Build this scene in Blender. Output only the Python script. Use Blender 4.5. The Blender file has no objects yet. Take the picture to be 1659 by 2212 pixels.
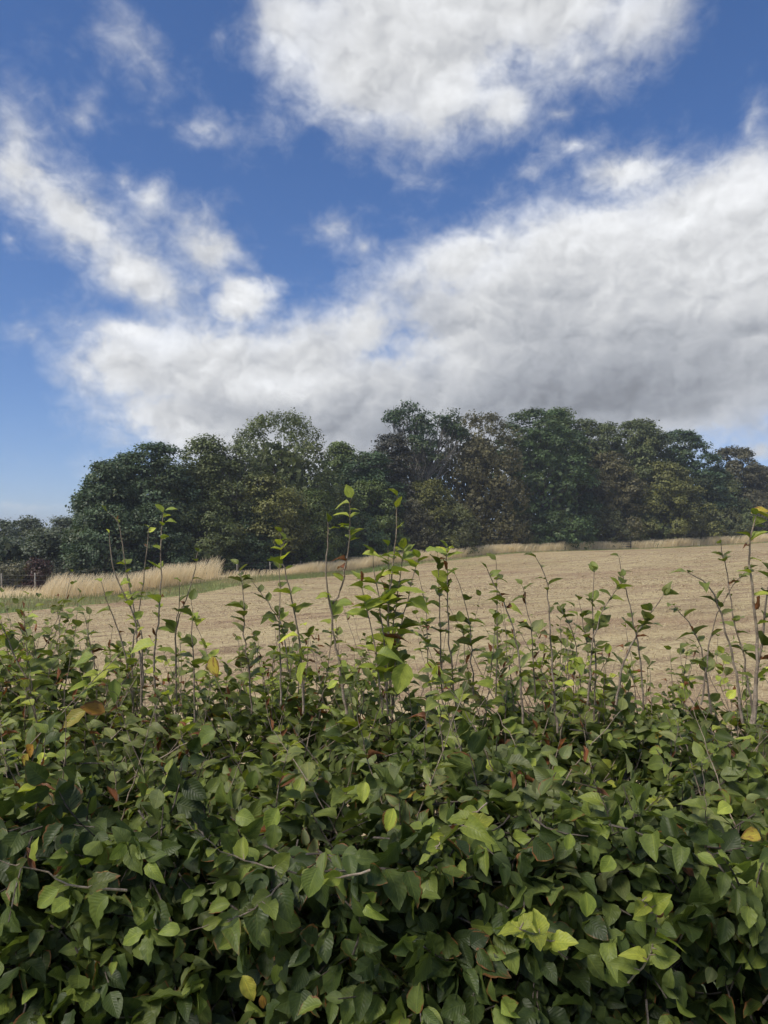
import bpy, math, random
import numpy as np
from mathutils import Vector, Matrix
from mathutils.bvhtree import BVHTree

SC = bpy.context.scene
COL = SC.collection
R = math.radians

# ------------------------------------------------------------------ camera
EYE = 1.6            # eye height above the ground by the hedge
FPX = 1594.0         # focal length and horizon in a 1659 x 2212 picture
CX, HY = 829.5, 1140.0

def P(px, py, d):
    """Place in the world seen at (px, py), d metres ahead."""
    return np.array([(px - CX) / FPX * d, d, EYE + (HY - py) / FPX * d])

cam_d = bpy.data.cameras.new('camera')
cam = bpy.data.objects.new('camera', cam_d); COL.objects.link(cam)
cam.location = (0, 0, EYE)
cam.rotation_euler = (R(90 + 1.222), 0, 0)
cam_d.sensor_fit = 'VERTICAL'; cam_d.sensor_height = 36.0
cam_d.lens = 18.0 * FPX / 1106.0
cam_d.clip_start = 0.05; cam_d.clip_end = 20000
SC.camera = cam

SC.view_settings.view_transform = 'Standard'
SC.view_settings.look = 'None'
SC.view_settings.gamma = 1.0
SC.view_settings.use_curve_mapping = False
SC.view_settings.exposure = 0.22
SC.cycles.use_denoising = True
SC.cycles.use_adaptive_sampling = True
SC.cycles.adaptive_threshold = 0.02
SC.cycles.adaptive_min_samples = 16
SC.cycles.max_bounces = 6
SC.cycles.diffuse_bounces = 3
SC.cycles.glossy_bounces = 2
SC.cycles.transmission_bounces = 4
SC.cycles.transparent_max_bounces = 4
SC.cycles.volume_bounces = 0
SC.cycles.caustics_reflective = False
SC.cycles.caustics_refractive = False

# ------------------------------------------------------------------ sun
SUN_EL, SUN_AZ = 51.0, -128.0          # azimuth from +Y (ahead), negative = left
sl = bpy.data.lights.new('sun', 'SUN')
sl.energy = 3.6; sl.angle = R(20); sl.color = (1.0, 0.93, 0.82)
sun = bpy.data.objects.new('sun', sl); COL.objects.link(sun)
sd = Vector((math.sin(R(SUN_AZ)) * math.cos(R(SUN_EL)), math.cos(R(SUN_AZ)) * math.cos(R(SUN_EL)), math.sin(R(SUN_EL))))
sun.rotation_euler = sd.to_track_quat('Z', 'Y').to_euler()
sun.location = (-20, 5, 30)

# ------------------------------------------------------------------ node helper
class NT:
    def __init__(s, tree): s.t = tree; s.n = tree.nodes; s.l = tree.links
    def new(s, typ, **kw):
        n = s.n.new(typ)
        for k, v in kw.items(): setattr(n, k, v)
        return n
    def put(s, sock, v):
        if v is None: return
        if isinstance(v, bpy.types.NodeSocket): s.l.new(v, sock)
        else:
            try: sock.default_value = v
            except Exception: sock.default_value = tuple(v)
    def math(s, op, a, b=None, c=None, clamp=False):
        n = s.new('ShaderNodeMath', operation=op, use_clamp=clamp)
        for i, v in enumerate((a, b, c)): s.put(n.inputs[i], v)
        return n.outputs[0]
    def vec(s, op, a, b=None, scale=None):
        n = s.new('ShaderNodeVectorMath', operation=op)
        s.put(n.inputs[0], a); s.put(n.inputs[1], b)
        if scale is not None: s.put(n.inputs['Scale'], scale)
        return n.outputs['Value'] if op in ('LENGTH', 'DOT_PRODUCT', 'DISTANCE') else n.outputs[0]
    def noise(s, v, scale, detail=4, rough=0.5, dist=0.0, out='Fac', lac=2.0, dims='3D'):
        n = s.new('ShaderNodeTexNoise', noise_dimensions=dims)
        s.put(n.inputs['Vector'], v); s.put(n.inputs['Scale'], scale); s.put(n.inputs['Detail'], detail)
        s.put(n.inputs['Roughness'], rough); s.put(n.inputs['Distortion'], dist); s.put(n.inputs['Lacunarity'], lac)
        return n.outputs[out]
    def ramp(s, v, a, b, c=0.0, d=1.0, smooth=True):
        n = s.new('ShaderNodeMapRange', interpolation_type='SMOOTHSTEP' if smooth else 'LINEAR', clamp=True)
        for i, x in enumerate((v, a, b, c, d)): s.put(n.inputs[i], x)
        return n.outputs[0]
    def mix(s, f, a, b, mode='MIX'):
        n = s.new('ShaderNodeMix', data_type='RGBA', blend_type=mode)
        s.put(n.inputs[0], f)
        for k, v in ((6, a), (7, b)):
            if isinstance(v, tuple) and len(v) == 3: v = v + (1,)
            s.put(n.inputs[k], v)
        return n.outputs[2]
    def sep(s, v):
        n = s.new('ShaderNodeSeparateXYZ'); s.put(n.inputs[0], v); return n.outputs
    def comb(s, x, y, z=0.0):
        n = s.new('ShaderNodeCombineXYZ')
        for i, v in enumerate((x, y, z)): s.put(n.inputs[i], v)
        return n.outputs[0]

# ------------------------------------------------------------------ sky with clouds
# heaps of cloud: (px, py, half width, half height, turn in degrees, weight)
CLOUDS = [
    # high cloud
    (900, 60, 430, 230, 0, .98), (1130, -30, 420, 200, 0, .98), (790, 150, 270, 150, -10, .9), (960, 200, 240, 120, 15, .85),
    (640, 40, 180, 150, 0, .7), (1400, 20, 260, 120, 12, .64), (880, 270, 180, 70, 0, .46), (1090, 220, 170, 120, 20, .7),
    (1000, -250, 600, 220, 0, 1.0), (1250, 110, 170, 90, 20, .6),
    # thin scraps on the left
    (330, 125, 200, 85, -25, .5), (430, 280, 190, 70, -5, .55), (150, 235, 150, 60, 10, .46), (260, 50, 80, 60, 0, .32),
    # diagonal band on the left
    (0, 350, 190, 150, -35, .70), (150, 450, 260, 95, -33, .76), (310, 580, 220, 110, -38, .78), (470, 545, 170, 130, -30, .68),
    (530, 650, 170, 90, 0, .8), (330, 410, 90, 55, 40, .58), (420, 480, 80, 60, 0, .5), (0, 500, 45, 50, 0, .5), (270, 380, 70, 40, -30, .5),
    (170, 430, 330, 170, -33, .40), (420, 620, 280, 190, -20, .5), (360, 200, 330, 150, -15, .33),
    # scraps in the middle
    (725, 500, 110, 65, 20, .52), (800, 535, 60, 50, 0, .48), (590, 545, 60, 40, 0, .4), (1210, 235, 90, 45, 0, .5), (920, 380, 140, 40, -20, .36),
    # low bank
    (290, 790, 220, 140, 0, .85), (480, 800, 320, 180, 0, .98), (300, 720, 200, 70, 5, .75), (660, 790, 250, 140, 10, .92), (790, 730, 180, 105, 20, .85),
    (430, 910, 300, 110, -8, 1.0), (760, 910, 500, 170, 0, 1.2), (1180, 960, 480, 120, 0, 1.0), (700, 990, 420, 90, 0, .95),  (180, 690, 130, 50, 0, .5), (60, 740, 90, 60, 0, .45), (900, 1000, 800, 60, 0, .7),
    # great cloud on the right
    (1010, 560, 210, 110, 20, .9), (1250, 560, 330, 160, 15, 1.1), (1300, 720, 560, 260, 0, 1.35), (1560, 520, 330, 240, 0, 1.15),
    (1250, 850, 700, 160, 0, 1.2), (1640, 690, 330, 240, 0, 1.2), (1660, 380, 130, 160, 30, .78), (1240, 305, 150, 60, 10, .6), (1360, 360, 260, 80, 5, .7),
    (1130, 380, 150, 50, 20, .5), (1650, 250, 80, 130, -20, .55), (1450, 900, 260, 100, 0, .9),
    (1640, 985, 150, 45, 0, .66), (1700, 850, 260, 50, 0, .6), (1900, 600, 400, 300, 0, 1.1), (2200, 850, 500, 150, 0, 1.0),
    # low far streak
    (60, 1112, 190, 14, 0, .36),
]

# grey undersides of the heaps
BASES = [
    (1300, 860, 640, 190, 0, 1.05), (1150, 720, 260, 170, 20, .62), (1560, 770, 300, 130, 5, .7), (1330, 700, 240, 90, 0, .45), (930, 690, 130, 110, 0, .6),
    (500, 880, 230, 75, -5, .7), (340, 830, 130, 70, 0, .45), (820, 945, 380, 110, 0, .85), (560, 770, 120, 60, 0, .3), (700, 740, 70, 40, 0, .35),
    (1080, 60, 200, 110, 0, .32), (850, 150, 130, 100, 0, .3), (880, 290, 200, 70, 0, .4), (450, 560, 100, 80, 0, .3), (1600, 470, 120, 70, 0, .3), (380, 640, 90, 60, 0, .35),
]

# sunlit heads
HEADS = [
    (1250, 480, 330, 80, 14, .9), (1000, 540, 170, 70, 20, .9), (1560, 430, 160, 80, 10, .8), (790, 690, 110, 50, 20, .8), (620, 840, 130, 50, 0, .6), (330, 730, 190, 50, 0, .7),
    (240, 830, 90, 60, 0, .6), (1110, 160, 150, 90, 20, .7), (650, 150, 110, 140, 0, .6), (900, 260, 160, 50, 0, .5), (1220, 310, 90, 40, 0, .6), (980, 780, 60, 40, 0, .6), (540, 650, 90, 40, 0, .5), (330, 600, 90, 40, -35, .5),
]

def heaps(t, c, lst, k0=1.35, soft=0.22):
    acc = None
    for (px, py, rx, ry, rot, wt) in lst:
        u, v = (px - CX) / FPX, (HY - py) / FPX
        a = math.atan(u); e = math.atan(v / math.sqrt(1 + u * u))
        k = math.cos(a) * math.cos(e) * k0
        rx, ry = rx / FPX * k, ry / FPX * k
        co, si = math.cos(R(rot)), math.sin(R(rot))
        uu = t.vec('DOT_PRODUCT', c, (co / rx, si / rx, -(a * co + e * si) / rx))
        vv = t.vec('DOT_PRODUCT', c, (-si / ry, co / ry, -(-a * si + e * co) / ry))
        r2 = t.math('MULTIPLY_ADD', uu, uu, t.math('MULTIPLY', vv, vv))
        b = t.math('MULTIPLY_ADD', t.math('SQRT', r2), -wt, wt)
        acc = t.math('MAXIMUM', b, 0.0) if acc is None else t.math('SMOOTH_MAX', acc, b, soft)
    return acc

def build_world():
    w = bpy.data.worlds.new('World'); SC.world = w; w.use_nodes = True
    t = NT(w.node_tree); t.n.clear()
    d = t.new('ShaderNodeTexCoord').outputs['Generated']
    z = t.sep(d)[2]
    sky = t.new('ShaderNodeTexSky', sky_type='NISHITA', sun_disc=False)
    sky.sun_elevation = R(SUN_EL); sky.sun_rotation = R(SUN_AZ)
    sky.air_density = 1.0; sky.dust_density = .2; sky.ozone_density = 3.0
    lx, ly, lz = t.sep(d)
    lift = t.comb(lx, ly, t.math('MULTIPLY_ADD', t.math('MAXIMUM', lz, 0.0), .9, .055))
    t.put(sky.inputs[0], lift)
    hs = t.new('ShaderNodeHueSaturation'); hs.inputs['Saturation'].default_value = 1.18; hs.inputs['Value'].default_value = .92
    t.put(hs.inputs['Color'], sky.outputs[0])
    blue = t.mix(1.0, hs.outputs[0], (1.10, 1.0, 1.14), 'MULTIPLY')
    # the shape of the clouds
    w1 = t.vec('SCALE', t.vec('SUBTRACT', t.noise(d, 4.0, 2, .5, out='Color'), (.5, .5, .5)), scale=0.07)
    w2 = t.vec('SCALE', t.vec('SUBTRACT', t.noise(d, 17.0, 4, .6, out='Color'), (.5, .5, .5)), scale=0.042)
    x, y, zz = t.sep(t.vec('NORMALIZE', t.vec('ADD', d, t.vec('ADD', w1, w2))))
    az = t.math('ARCTAN2', x, y); el = t.math('ARCSINE', zz)
    c = t.comb(az, el, 1.0)
    acc = heaps(t, c, CLOUDS)
    x0, y0, z0 = t.sep(t.vec('NORMALIZE', t.vec('ADD', d, t.vec('MULTIPLY', w1, (.8, .8, .8)))))
    c0 = t.comb(t.math('ARCTAN2', x0, y0), t.math('ARCSINE', z0), 1.0)
    grey = t.math('MINIMUM', heaps(t, c0, BASES, 1.35, .2), 1.0)
    lit = t.math('MINIMUM', heaps(t, c, HEADS, 1.35, .12), 1.0)
    # the same kind of broken cloud goes on beyond the part of the sky looked at
    wild0 = t.noise(d, 2.6, 3, .5)
    side = t.math('MAXIMUM', t.ramp(t.math('ABSOLUTE', az), .58, .78), t.ramp(el, .68, .85))
    side = t.math('MULTIPLY', side, t.ramp(el, -.02, .05))
    heap = t.math('MAXIMUM', acc, t.math('MULTIPLY', t.ramp(wild0, .44, .66, 0.0, .95), side))
    grey = t.math('MAXIMUM', grey, t.math('MULTIPLY', t.ramp(wild0, .55, .72, 0.0, .7), side))
    ds = t.vec('MULTIPLY', d, (1.0, 1.0, 1.25))
    n1 = t.noise(ds, 7.0, 8.0, .58, dist=.3)
    n1u = t.noise(t.vec('ADD', ds, (-.016, 0, .03)), 7.0, 3.0, .58, dist=.3)
    n2 = t.noise(ds, 34.0, 6.0, .62, dist=.6)
    wob = t.vec('SCALE', t.vec('SUBTRACT', t.noise(ds, 22.0, 3, .6, out='Color'), (.5, .5, .5)), scale=.045)
    def billow(v):                                                    # rounded heads with creases between
        o = None
        for sc_, am in ((12.0, .55), (25.0, .3), (52.0, .17)):
            q = t.math('MULTIPLY', t.math('ABSOLUTE', t.math('SUBTRACT', t.noise(v, sc_, 0.0, .5), .5)), am * 2.6)
            o = q if o is None else t.math('ADD', o, q)
        return o
    dw_ = t.vec('ADD', ds, wob)
    bl = billow(dw_); blu = billow(t.vec('ADD', dw_, (-.008, 0, .014)))
    n = t.math('ADD', t.math('MULTIPLY', t.math('SUBTRACT', n1, .5), 1.0), t.math('MULTIPLY', t.math('SUBTRACT', n2, .5), .52))
    n = t.math('ADD', n, t.math('MULTIPLY', t.math('SUBTRACT', bl, .42), .30))
    here = t.math('ADD', t.math('ADD', heap, n), t.ramp(heap, .05, .4, 0.0, .07))
    alpha = t.math('POWER', t.ramp(here, .12, t.ramp(heap, .3, .85, 1.0, .50)), 1.1)
    alpha = t.math('MULTIPLY', alpha, t.ramp(heap, .35, .8, .74, 1.0))
    thick = t.ramp(here, .25, .95)
    relief = t.math('ADD', t.math('MULTIPLY', t.math('SUBTRACT', n1, n1u), .38), t.math('MULTIPLY', t.math('SUBTRACT', bl, blu), .36))   # > 0: less cloud towards the light
    lum = t.math('ADD', .67, t.math('MULTIPLY', relief, t.ramp(grey, .2, .9, 1.0, .5)))
    lum = t.math('SUBTRACT', lum, t.math('MULTIPLY', t.math('MULTIPLY', grey, thick), .42))
    lum = t.math('ADD', lum, t.math('MULTIPLY', lit, .16))
    lum = t.math('ADD', lum, t.math('MULTIPLY', t.math('SUBTRACT', n2, .5), .05))
    lum = t.math('MINIMUM', t.math('MAXIMUM', lum, .24), .92)
    tint = t.mix(t.ramp(lum, .26, .66), (.93, .98, 1.08), (.985, 1.0, 1.02))
    cl10 = t.vec('SCALE', tint, scale=t.math('MULTIPLY', lum, 10.0))  # the background runs at strength 0.1
    fin = t.mix(t.math('MULTIPLY', alpha, .985), blue, cl10)
    bg = t.new('ShaderNodeBackground'); t.put(bg.inputs[0], fin); bg.inputs[1].default_value = 0.1
    o = t.new('ShaderNodeOutputWorld'); t.put(o.inputs[0], bg.outputs[0])
    w.cycles.sampling_method = 'NONE'
build_world()

# ------------------------------------------------------------------ mesh and object helpers
rng = np.random.default_rng(11)

def mk(name, V, F, mat, parent=None, smooth=False, attrs=None, kind=None, label=None, cat=None, group=None, link=True):
    """One mesh object from arrays; F is (n, k), or a list of such arrays."""
    V = np.asarray(V, np.float32)
    Fs = F if isinstance(F, list) else [F]
    me = bpy.data.meshes.new(name)
    me.vertices.add(len(V)); me.vertices.foreach_set('co', V.ravel())
    loops = np.concatenate([f.ravel() for f in Fs]).astype(np.int32)
    tot = np.concatenate([np.full(len(f), f.shape[1], np.int32) for f in Fs])
    start = np.concatenate([[0], np.cumsum(tot)[:-1]]).astype(np.int32)
    me.loops.add(len(loops)); me.loops.foreach_set('vertex_index', loops)
    me.polygons.add(len(tot)); me.polygons.foreach_set('loop_start', start); me.polygons.foreach_set('loop_total', tot)
    if smooth: me.polygons.foreach_set('use_smooth', np.ones(len(tot), bool))
    for k, (typ, arr) in (attrs or {}).items():
        a = me.attributes.new(k, typ, 'POINT')
        a.data.foreach_set('color' if 'COLOR' in typ else ('vector' if 'VECTOR' in typ else 'value'), np.asarray(arr, np.float32).ravel())
    me.update(calc_edges=True)
    if mat: me.materials.append(mat)
    if not link: return me
    o = bpy.data.objects.new(name, me); COL.objects.link(o)
    if parent: o.parent = parent
    tag(o, label, cat, group, kind)
    return o

def tag(o, label=None, cat=None, group=None, kind=None):
    if label: o['label'] = label
    if cat: o['category'] = cat
    if group: o['group'] = group
    if kind: o['kind'] = kind
    return o

def empty(name, loc, label, cat, group=None):
    o = bpy.data.objects.new(name, None); COL.objects.link(o); o.location = tuple(float(v) for v in loc)
    o.empty_display_size = .2
    return tag(o, label, cat, group)

def nrm(a): return a / np.maximum(np.linalg.norm(a, axis=-1, keepdims=True), 1e-9)

def tubes(lines, sides=5):
    """lines: list of (points (n,3), radii (n,)). Returns V, F."""
    Vs, Fs, off = [], [], 0
    ang = np.arange(sides) / sides * 2 * math.pi
    for pts, rad in lines:
        pts = np.asarray(pts, float); n = len(pts); rad = np.broadcast_to(np.asarray(rad, float), (n,))
        tg = nrm(np.gradient(pts, axis=0))
        ref = np.where(np.abs(tg[:, 2:3]) > .9, np.array([[1., 0, 0]]), np.array([[0, 0, 1.]]))
        a = nrm(np.cross(tg, ref)); b = np.cross(tg, a)
        ring = pts[:, None] + (a[:, None] * np.cos(ang)[None, :, None] + b[:, None] * np.sin(ang)[None, :, None]) * rad[:, None, None]
        Vs.append(ring.reshape(-1, 3))
        i = np.arange(n - 1)[:, None] * sides; j = np.arange(sides)[None]; j2 = (j + 1) % sides
        Fs.append((np.stack([i + j, i + j2, i + sides + j2, i + sides + j], -1)).reshape(-1, 4) + off)
        off += n * sides
    return np.concatenate(Vs), np.concatenate(Fs)

def curve(p0, p1, bend, n=6, wob=0.0):
    t = np.linspace(0, 1, n)[:, None]
    p0, p1, bend = (np.asarray(v, float) for v in (p0, p1, bend))
    m = (p0 + p1) / 2 + bend
    pts = (1 - t) ** 2 * p0 + 2 * t * (1 - t) * m + t * t * p1
    if wob: pts[1:-1] += rng.normal(0, wob, (n - 2, 3))
    return pts

def boxes(lst):
    """axis boxes with a turn: (centre, half sizes, turn about z)."""
    Vs, Fs = [], []
    c = np.array([[x, y, z] for x in (-1, 1) for y in (-1, 1) for z in (-1, 1)], float)
    f = np.array([[0, 1, 3, 2], [4, 6, 7, 5], [0, 4, 5, 1], [2, 3, 7, 6], [0, 2, 6, 4], [1, 5, 7, 3]])
    for i, (ce, hs, a) in enumerate(lst):
        v = c * np.asarray(hs)
        v = v @ np.array([[math.cos(a), math.sin(a), 0], [-math.sin(a), math.cos(a), 0], [0, 0, 1]])
        Vs.append(v + np.asarray(ce)); Fs.append(f + 8 * i)
    return np.concatenate(Vs), np.concatenate(Fs)

# ------------------------------------------------------------------ lie of the land
CP = np.array([list(P(0, 1326, 38)), list(P(225, 1304, 45)), list(P(450, 1279, 53)), list(P(600, 1254, 62)), list(P(830, 1232, 78)), list(P(1000, 1208, 90)), list(P(1100, 1196, 97)),
               list(P(1352, 1187, 110)), list(P(1544, 1179, 117)), list(P(1659, 1172, 121)),
               list(P(0, 1284, 46)), list(P(225, 1272, 53)), list(P(450, 1245, 60)), list(P(830, 1220, 82)), list(P(0, 1248, 70)), list(P(829, 1206, 105)), list(P(1300, 1176, 150)),
               [0, 2, 0], [-4, 3, -.12], [4, 3, .08], [0, -6, 0], [-12, -6, -.3], [12, -6, .2], [0, 30, -1.1], [14, 30, -.6], [-12, 25, -1.6], [28, 70, -1.2], [-40, 20, -3.0], [70, 60, .3]])
def _tp(r2): return np.where(r2 > 1e-9, r2 * np.log(np.maximum(r2, 1e-9)) * .5, 0)
def _solve():
    xy = CP[:, :2] / 50; n = len(xy)
    K = _tp(((xy[:, None] - xy[None]) ** 2).sum(-1)) + np.eye(n) * .004
    Q = np.hstack([np.ones((n, 1)), xy])
    A = np.block([[K, Q], [Q.T, np.zeros((3, 3))]])
    return xy, np.linalg.solve(A, np.concatenate([CP[:, 2], [0, 0, 0]]))
_XY, _W = _solve()
def h(x, y):
    x = np.asarray(x, float); y = np.asarray(y, float)
    r = np.hypot(x, y - 40); f = np.clip((r - 110) / 120, 0, 1); f = f * f * (3 - 2 * f)
    k = np.minimum(1, 200 / np.maximum(r, 1e-6))
    xx = x * k; yy = 40 + (y - 40) * k
    q = np.stack([xx, yy], -1) / 50
    v = _tp(((q[..., None, :] - _XY) ** 2).sum(-1)) @ _W[:-3] + _W[-3] + q @ _W[-2:]
    return v * (1 - f) + (-6.0) * f

def G(px, d, up=0.0):
    x = (px - CX) / FPX * d
    return np.array([x, d, float(h(x, d)) + up])

_ed = [(0, 38), (225, 45), (450, 53), (600, 62), (830, 78), (1000, 90), (1100, 97), (1352, 110), (1544, 117), (1659, 121)]
_ex = np.array([-1500, -300, -60] + [(p_ - CX) / FPX * d_ for p_, d_ in _ed] + [110, 300, 1500])
_ey = np.array([10, 14, 24.] + [d_ for _, d_ in _ed] + [145, 165, 170.])
def edge(x):  return np.interp(x, _ex, _ey)                 # far side of the field
def verge_w(x): return np.interp(x, [-40, -20, -12, 0, 20, 60], [8, 8, 6.5, 3.8, 2.2, 1.8])   # green strip
def fence_y(x): return edge(x) + verge_w(x) + np.interp(x, [-40, -14, 0, 60], [4.0, 4.0, 4.5, 5.0])

def noisy(name, a, b, scale, detail=6, rough=.6, bump=.3, bscale=None, third=None, lo=.38, hi=.62, r=.9):
    m = bpy.data.materials.new(name); m.use_nodes = True; t = NT(m.node_tree)
    bs = t.n['Principled BSDF']; tc = t.new('ShaderNodeTexCoord').outputs['Object']
    f = t.ramp(t.noise(tc, scale, detail, rough), lo, hi)
    c = t.mix(f, a, b)
    if third: c = t.mix(t.ramp(t.noise(tc, third[1], 4, .6), third[2], third[3]), c, third[0])
    t.put(bs.inputs['Base Color'], c); bs.inputs['Roughness'].default_value = r; bs.inputs['Specular IOR Level'].default_value = .15
    if bump:
        bn = t.new('ShaderNodeBump'); bn.inputs['Strength'].default_value = bump; bn.inputs['Distance'].default_value = .05
        t.put(bn.inputs['Height'], t.noise(tc, bscale or scale * 3, 6, .65)); t.put(bs.inputs['Normal'], bn.outputs[0])
    return m

def field_material():
    m = bpy.data.materials.new('stubble_soil'); m.use_nodes = True; t = NT(m.node_tree)
    bs = t.n['Principled BSDF']; tc = t.new('ShaderNodeTexCoord').outputs['Object']
    rot = t.new('ShaderNodeMapping'); t.put(rot.inputs[0], tc); rot.inputs['Rotation'].default_value = (0, 0, R(-28)); p = rot.outputs[0]
    row = t.vec('MULTIPLY', p, (.25, 1.0, 1.0))
    fine = t.noise(t.vec('MULTIPLY', p, (.8, 1, 1)), 26, 4, .7)
    clod = t.noise(tc, 3.2, 5, .65)
    rows = t.noise(row, 1.5, 5, .65)
    big = t.noise(tc, .07, 4, .6)
    straw = t.math('ADD', t.math('MULTIPLY', fine, .5), t.math('ADD', t.math('MULTIPLY', clod, .16), t.math('MULTIPLY', rows, .42)))
    drill = t.math('SINE', t.math('ADD', t.math('MULTIPLY', t.sep(p)[1], 5.2), t.math('MULTIPLY', t.noise(tc, .5, 3, .5), 5.0)))
    straw = t.math('ADD', straw, t.math('MULTIPLY', drill, .022))
    f = t.ramp(straw, .45, .58)
    soil = t.mix(t.ramp(t.noise(tc, 1.1, 4, .6), .35, .65), (.19, .13, .083), (.26, .185, .12))
    st = t.mix(t.ramp(t.noise(tc, 9, 3, .6), .35, .65), (.35, .28, .15), (.49, .405, .235))
    c = t.mix(f, soil, st)
    c = t.mix(t.math('MULTIPLY', t.ramp(big, .5, .68), .35), c, (.22, .20, .085))
    c = t.mix(t.math('MULTIPLY', t.ramp(t.noise(t.vec('MULTIPLY', tc, (.5, 1.6, 1)), .13, 5, .65), .46, .64), .7), c, t.mix(f, (.185, .118, .076), (.30, .205, .125)))
    t.put(bs.inputs['Base Color'], c); bs.inputs['Roughness'].default_value = .95; bs.inputs['Specular IOR Level'].default_value = .1
    bn = t.new('ShaderNodeBump'); bn.inputs['Strength'].default_value = .6; bn.inputs['Distance'].default_value = .04
    t.put(bn.inputs['Height'], straw); t.put(bs.inputs['Normal'], bn.outputs[0])
    return m

def build_ground():
    s = np.linspace(-1, 1, 321)
    xs = 70 * s + 1430 * np.sign(s) * np.abs(s) ** 7
    def sheet(name, ylo, yhi, n, mat, power=1.0):
        t = np.linspace(0, 1, n)[None] ** power
        X = np.repeat(xs[:, None], n, 1); Y = ylo[:, None] * (1 - t) + yhi[:, None] * t
        Z = h(X, Y)
        i = np.arange(len(xs) - 1)[:, None] * n + np.arange(n - 1)[None]
        F = np.stack([i, i + n, i + n + 1, i + 1], -1).reshape(-1, 4)
        mk(name, np.stack([X, Y, Z], -1).reshape(-1, 3), F, mat, smooth=True, kind='structure')
    one = np.ones_like(xs)
    e = edge(xs); v = e + verge_w(xs); f = fence_y(xs) + 1.0
    green = noisy('short_turf', (.12, .165, .05), (.25, .27, .105), 1.3, third=((.26, .2, .11), .5, .52, .7))
    dry = noisy('dry_turf', (.46, .37, .215), (.62, .52, .325), 1.1)
    floor = noisy('leaf_litter', (.02, .017, .011), (.05, .04, .022), .8)
    sheet('near_verge', -400 * one, 2.75 * one, 16, green, .4)
    sheet('field', 2.75 * one, e, 90, field_material(), 1.6)
    sheet('grass_verge', e, v, 10, green)
    sheet('dry_grass_bank', v, f, 8, dry)
    sheet('woodland_floor', f, f + 2500, 30, floor, 3.0)
build_ground()

# ------------------------------------------------------------------ straw and stubble on the field
def tint_material(name, rough=.8, transl=0.0, spec=.2):
    m = bpy.data.materials.new(name); m.use_nodes = True; t = NT(m.node_tree)
    bs = t.n['Principled BSDF']
    a = t.new('ShaderNodeAttribute', attribute_name='tint')
    t.put(bs.inputs['Base Color'], a.outputs['Color']); bs.inputs['Roughness'].default_value = rough; bs.inputs['Specular IOR Level'].default_value = spec
    if transl:
        tr = t.new('ShaderNodeBsdfTranslucent'); t.put(tr.inputs[0], a.outputs['Color'])
        mx = t.new('ShaderNodeMixShader'); mx.inputs[0].default_value = transl
        t.put(mx.inputs[1], bs.outputs[0]); t.put(mx.inputs[2], tr.outputs[0]); t.put(t.n['Material Output'].inputs[0], mx.outputs[0])
    return m
MAT_STRAW = tint_material('straw', .7, .15)
MAT_GRASS = tint_material('dry_grass', .6, .45)

def col_attr(C, k):
    C = np.concatenate([C, np.ones((len(C), 1))], 1)
    return {'tint': ('FLOAT_COLOR', np.repeat(C, k, 0))}

def build_straw():
    N = 95000
    d = 3.0 * (85 / 3.0) ** rng.random(N) ** .8
    px = rng.uniform(-140, 1800, N)
    x = (px - CX) / FPX * d; y = d
    ok = (y < edge(x) - .3); x, y, d = x[ok], y[ok], d[ok]; N = len(x)
    # drawn out along the drill rows
    a = rng.uniform(0, 2 * math.pi, N)
    L = rng.uniform(.035, .11, N) * np.clip(d / 16, 1, 2.6); wd = rng.uniform(.0035, .008, N) * np.clip(d / 7, 1, 9)
    up = np.where(rng.random(N) < .25, rng.uniform(.2, 1.2, N), rng.uniform(-.03, .12, N)) * np.clip(16 / d, .3, 1)
    z = h(x, y) + .008
    p = np.stack([x, y, z], -1)
    ax = np.stack([np.cos(a), np.sin(a), up], -1); ax = nrm(ax)
    sd_ = nrm(np.stack([-np.sin(a), np.cos(a), rng.normal(0, .4, N)], -1))
    A = p - sd_ * wd[:, None] / 2; B = p + sd_ * wd[:, None] / 2; C = p + ax * L[:, None]
    V = np.stack([A, B, C], 1).reshape(-1, 3)
    F = np.arange(3 * N).reshape(-1, 3)
    k = rng.random((N, 1)); base = np.array([[.395, .315, .172]]) * (1 - k) + np.array([[.58, .49, .295]]) * k
    dark = rng.random(N) < .18; base[dark] = np.array([.20, .135, .09]) * rng.uniform(.7, 1.3, (dark.sum(), 1))
    mk('stubble_straw', V, F, MAT_STRAW, kind='stuff', attrs=col_attr(base, 3), label='pale broken straw and stubble lying over the brown field', cat='straw')
build_straw()

# ------------------------------------------------------------------ grasses along the field edge
def blades(x, y, ht, wd, lean, c0, c1, name, label, cat, segs=2):
    N = len(x); z = h(x, y) - .02
    a = rng.uniform(0, 2 * math.pi, N)
    lx = lean + rng.normal(0, .16, N); ly = rng.normal(0, .16, N)
    sx = np.cos(a); sy = np.sin(a) * .5
    rows = []
    for k in range(segs + 1):
        t = k / segs
        cxk = x + lx * ht * t ** 1.8; cyk = y + ly * ht * t ** 1.8; czk = z + ht * t * (1 - .12 * t * abs(lean))
        w = wd * (1 - .55 * t) * .5
        rows.append(np.stack([np.stack([cxk - sx * w, cyk - sy * w, czk], -1), np.stack([cxk + sx * w, cyk + sy * w, czk], -1)], 1))
    V = np.stack(rows, 1).reshape(-1, 3); per = 2 * (segs + 1)
    b = np.arange(N)[:, None] * per
    F = np.concatenate([b + np.array([[2 * k, 2 * k + 1, 2 * k + 3, 2 * k + 2]]) for k in range(segs)])
    k = rng.random((N, 1)); C = np.asarray(c0) * (1 - k) + np.asarray(c1) * k
    return mk(name, V, F, MAT_GRASS, kind='stuff', attrs=col_attr(C, per), label=label, cat=cat)

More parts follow.
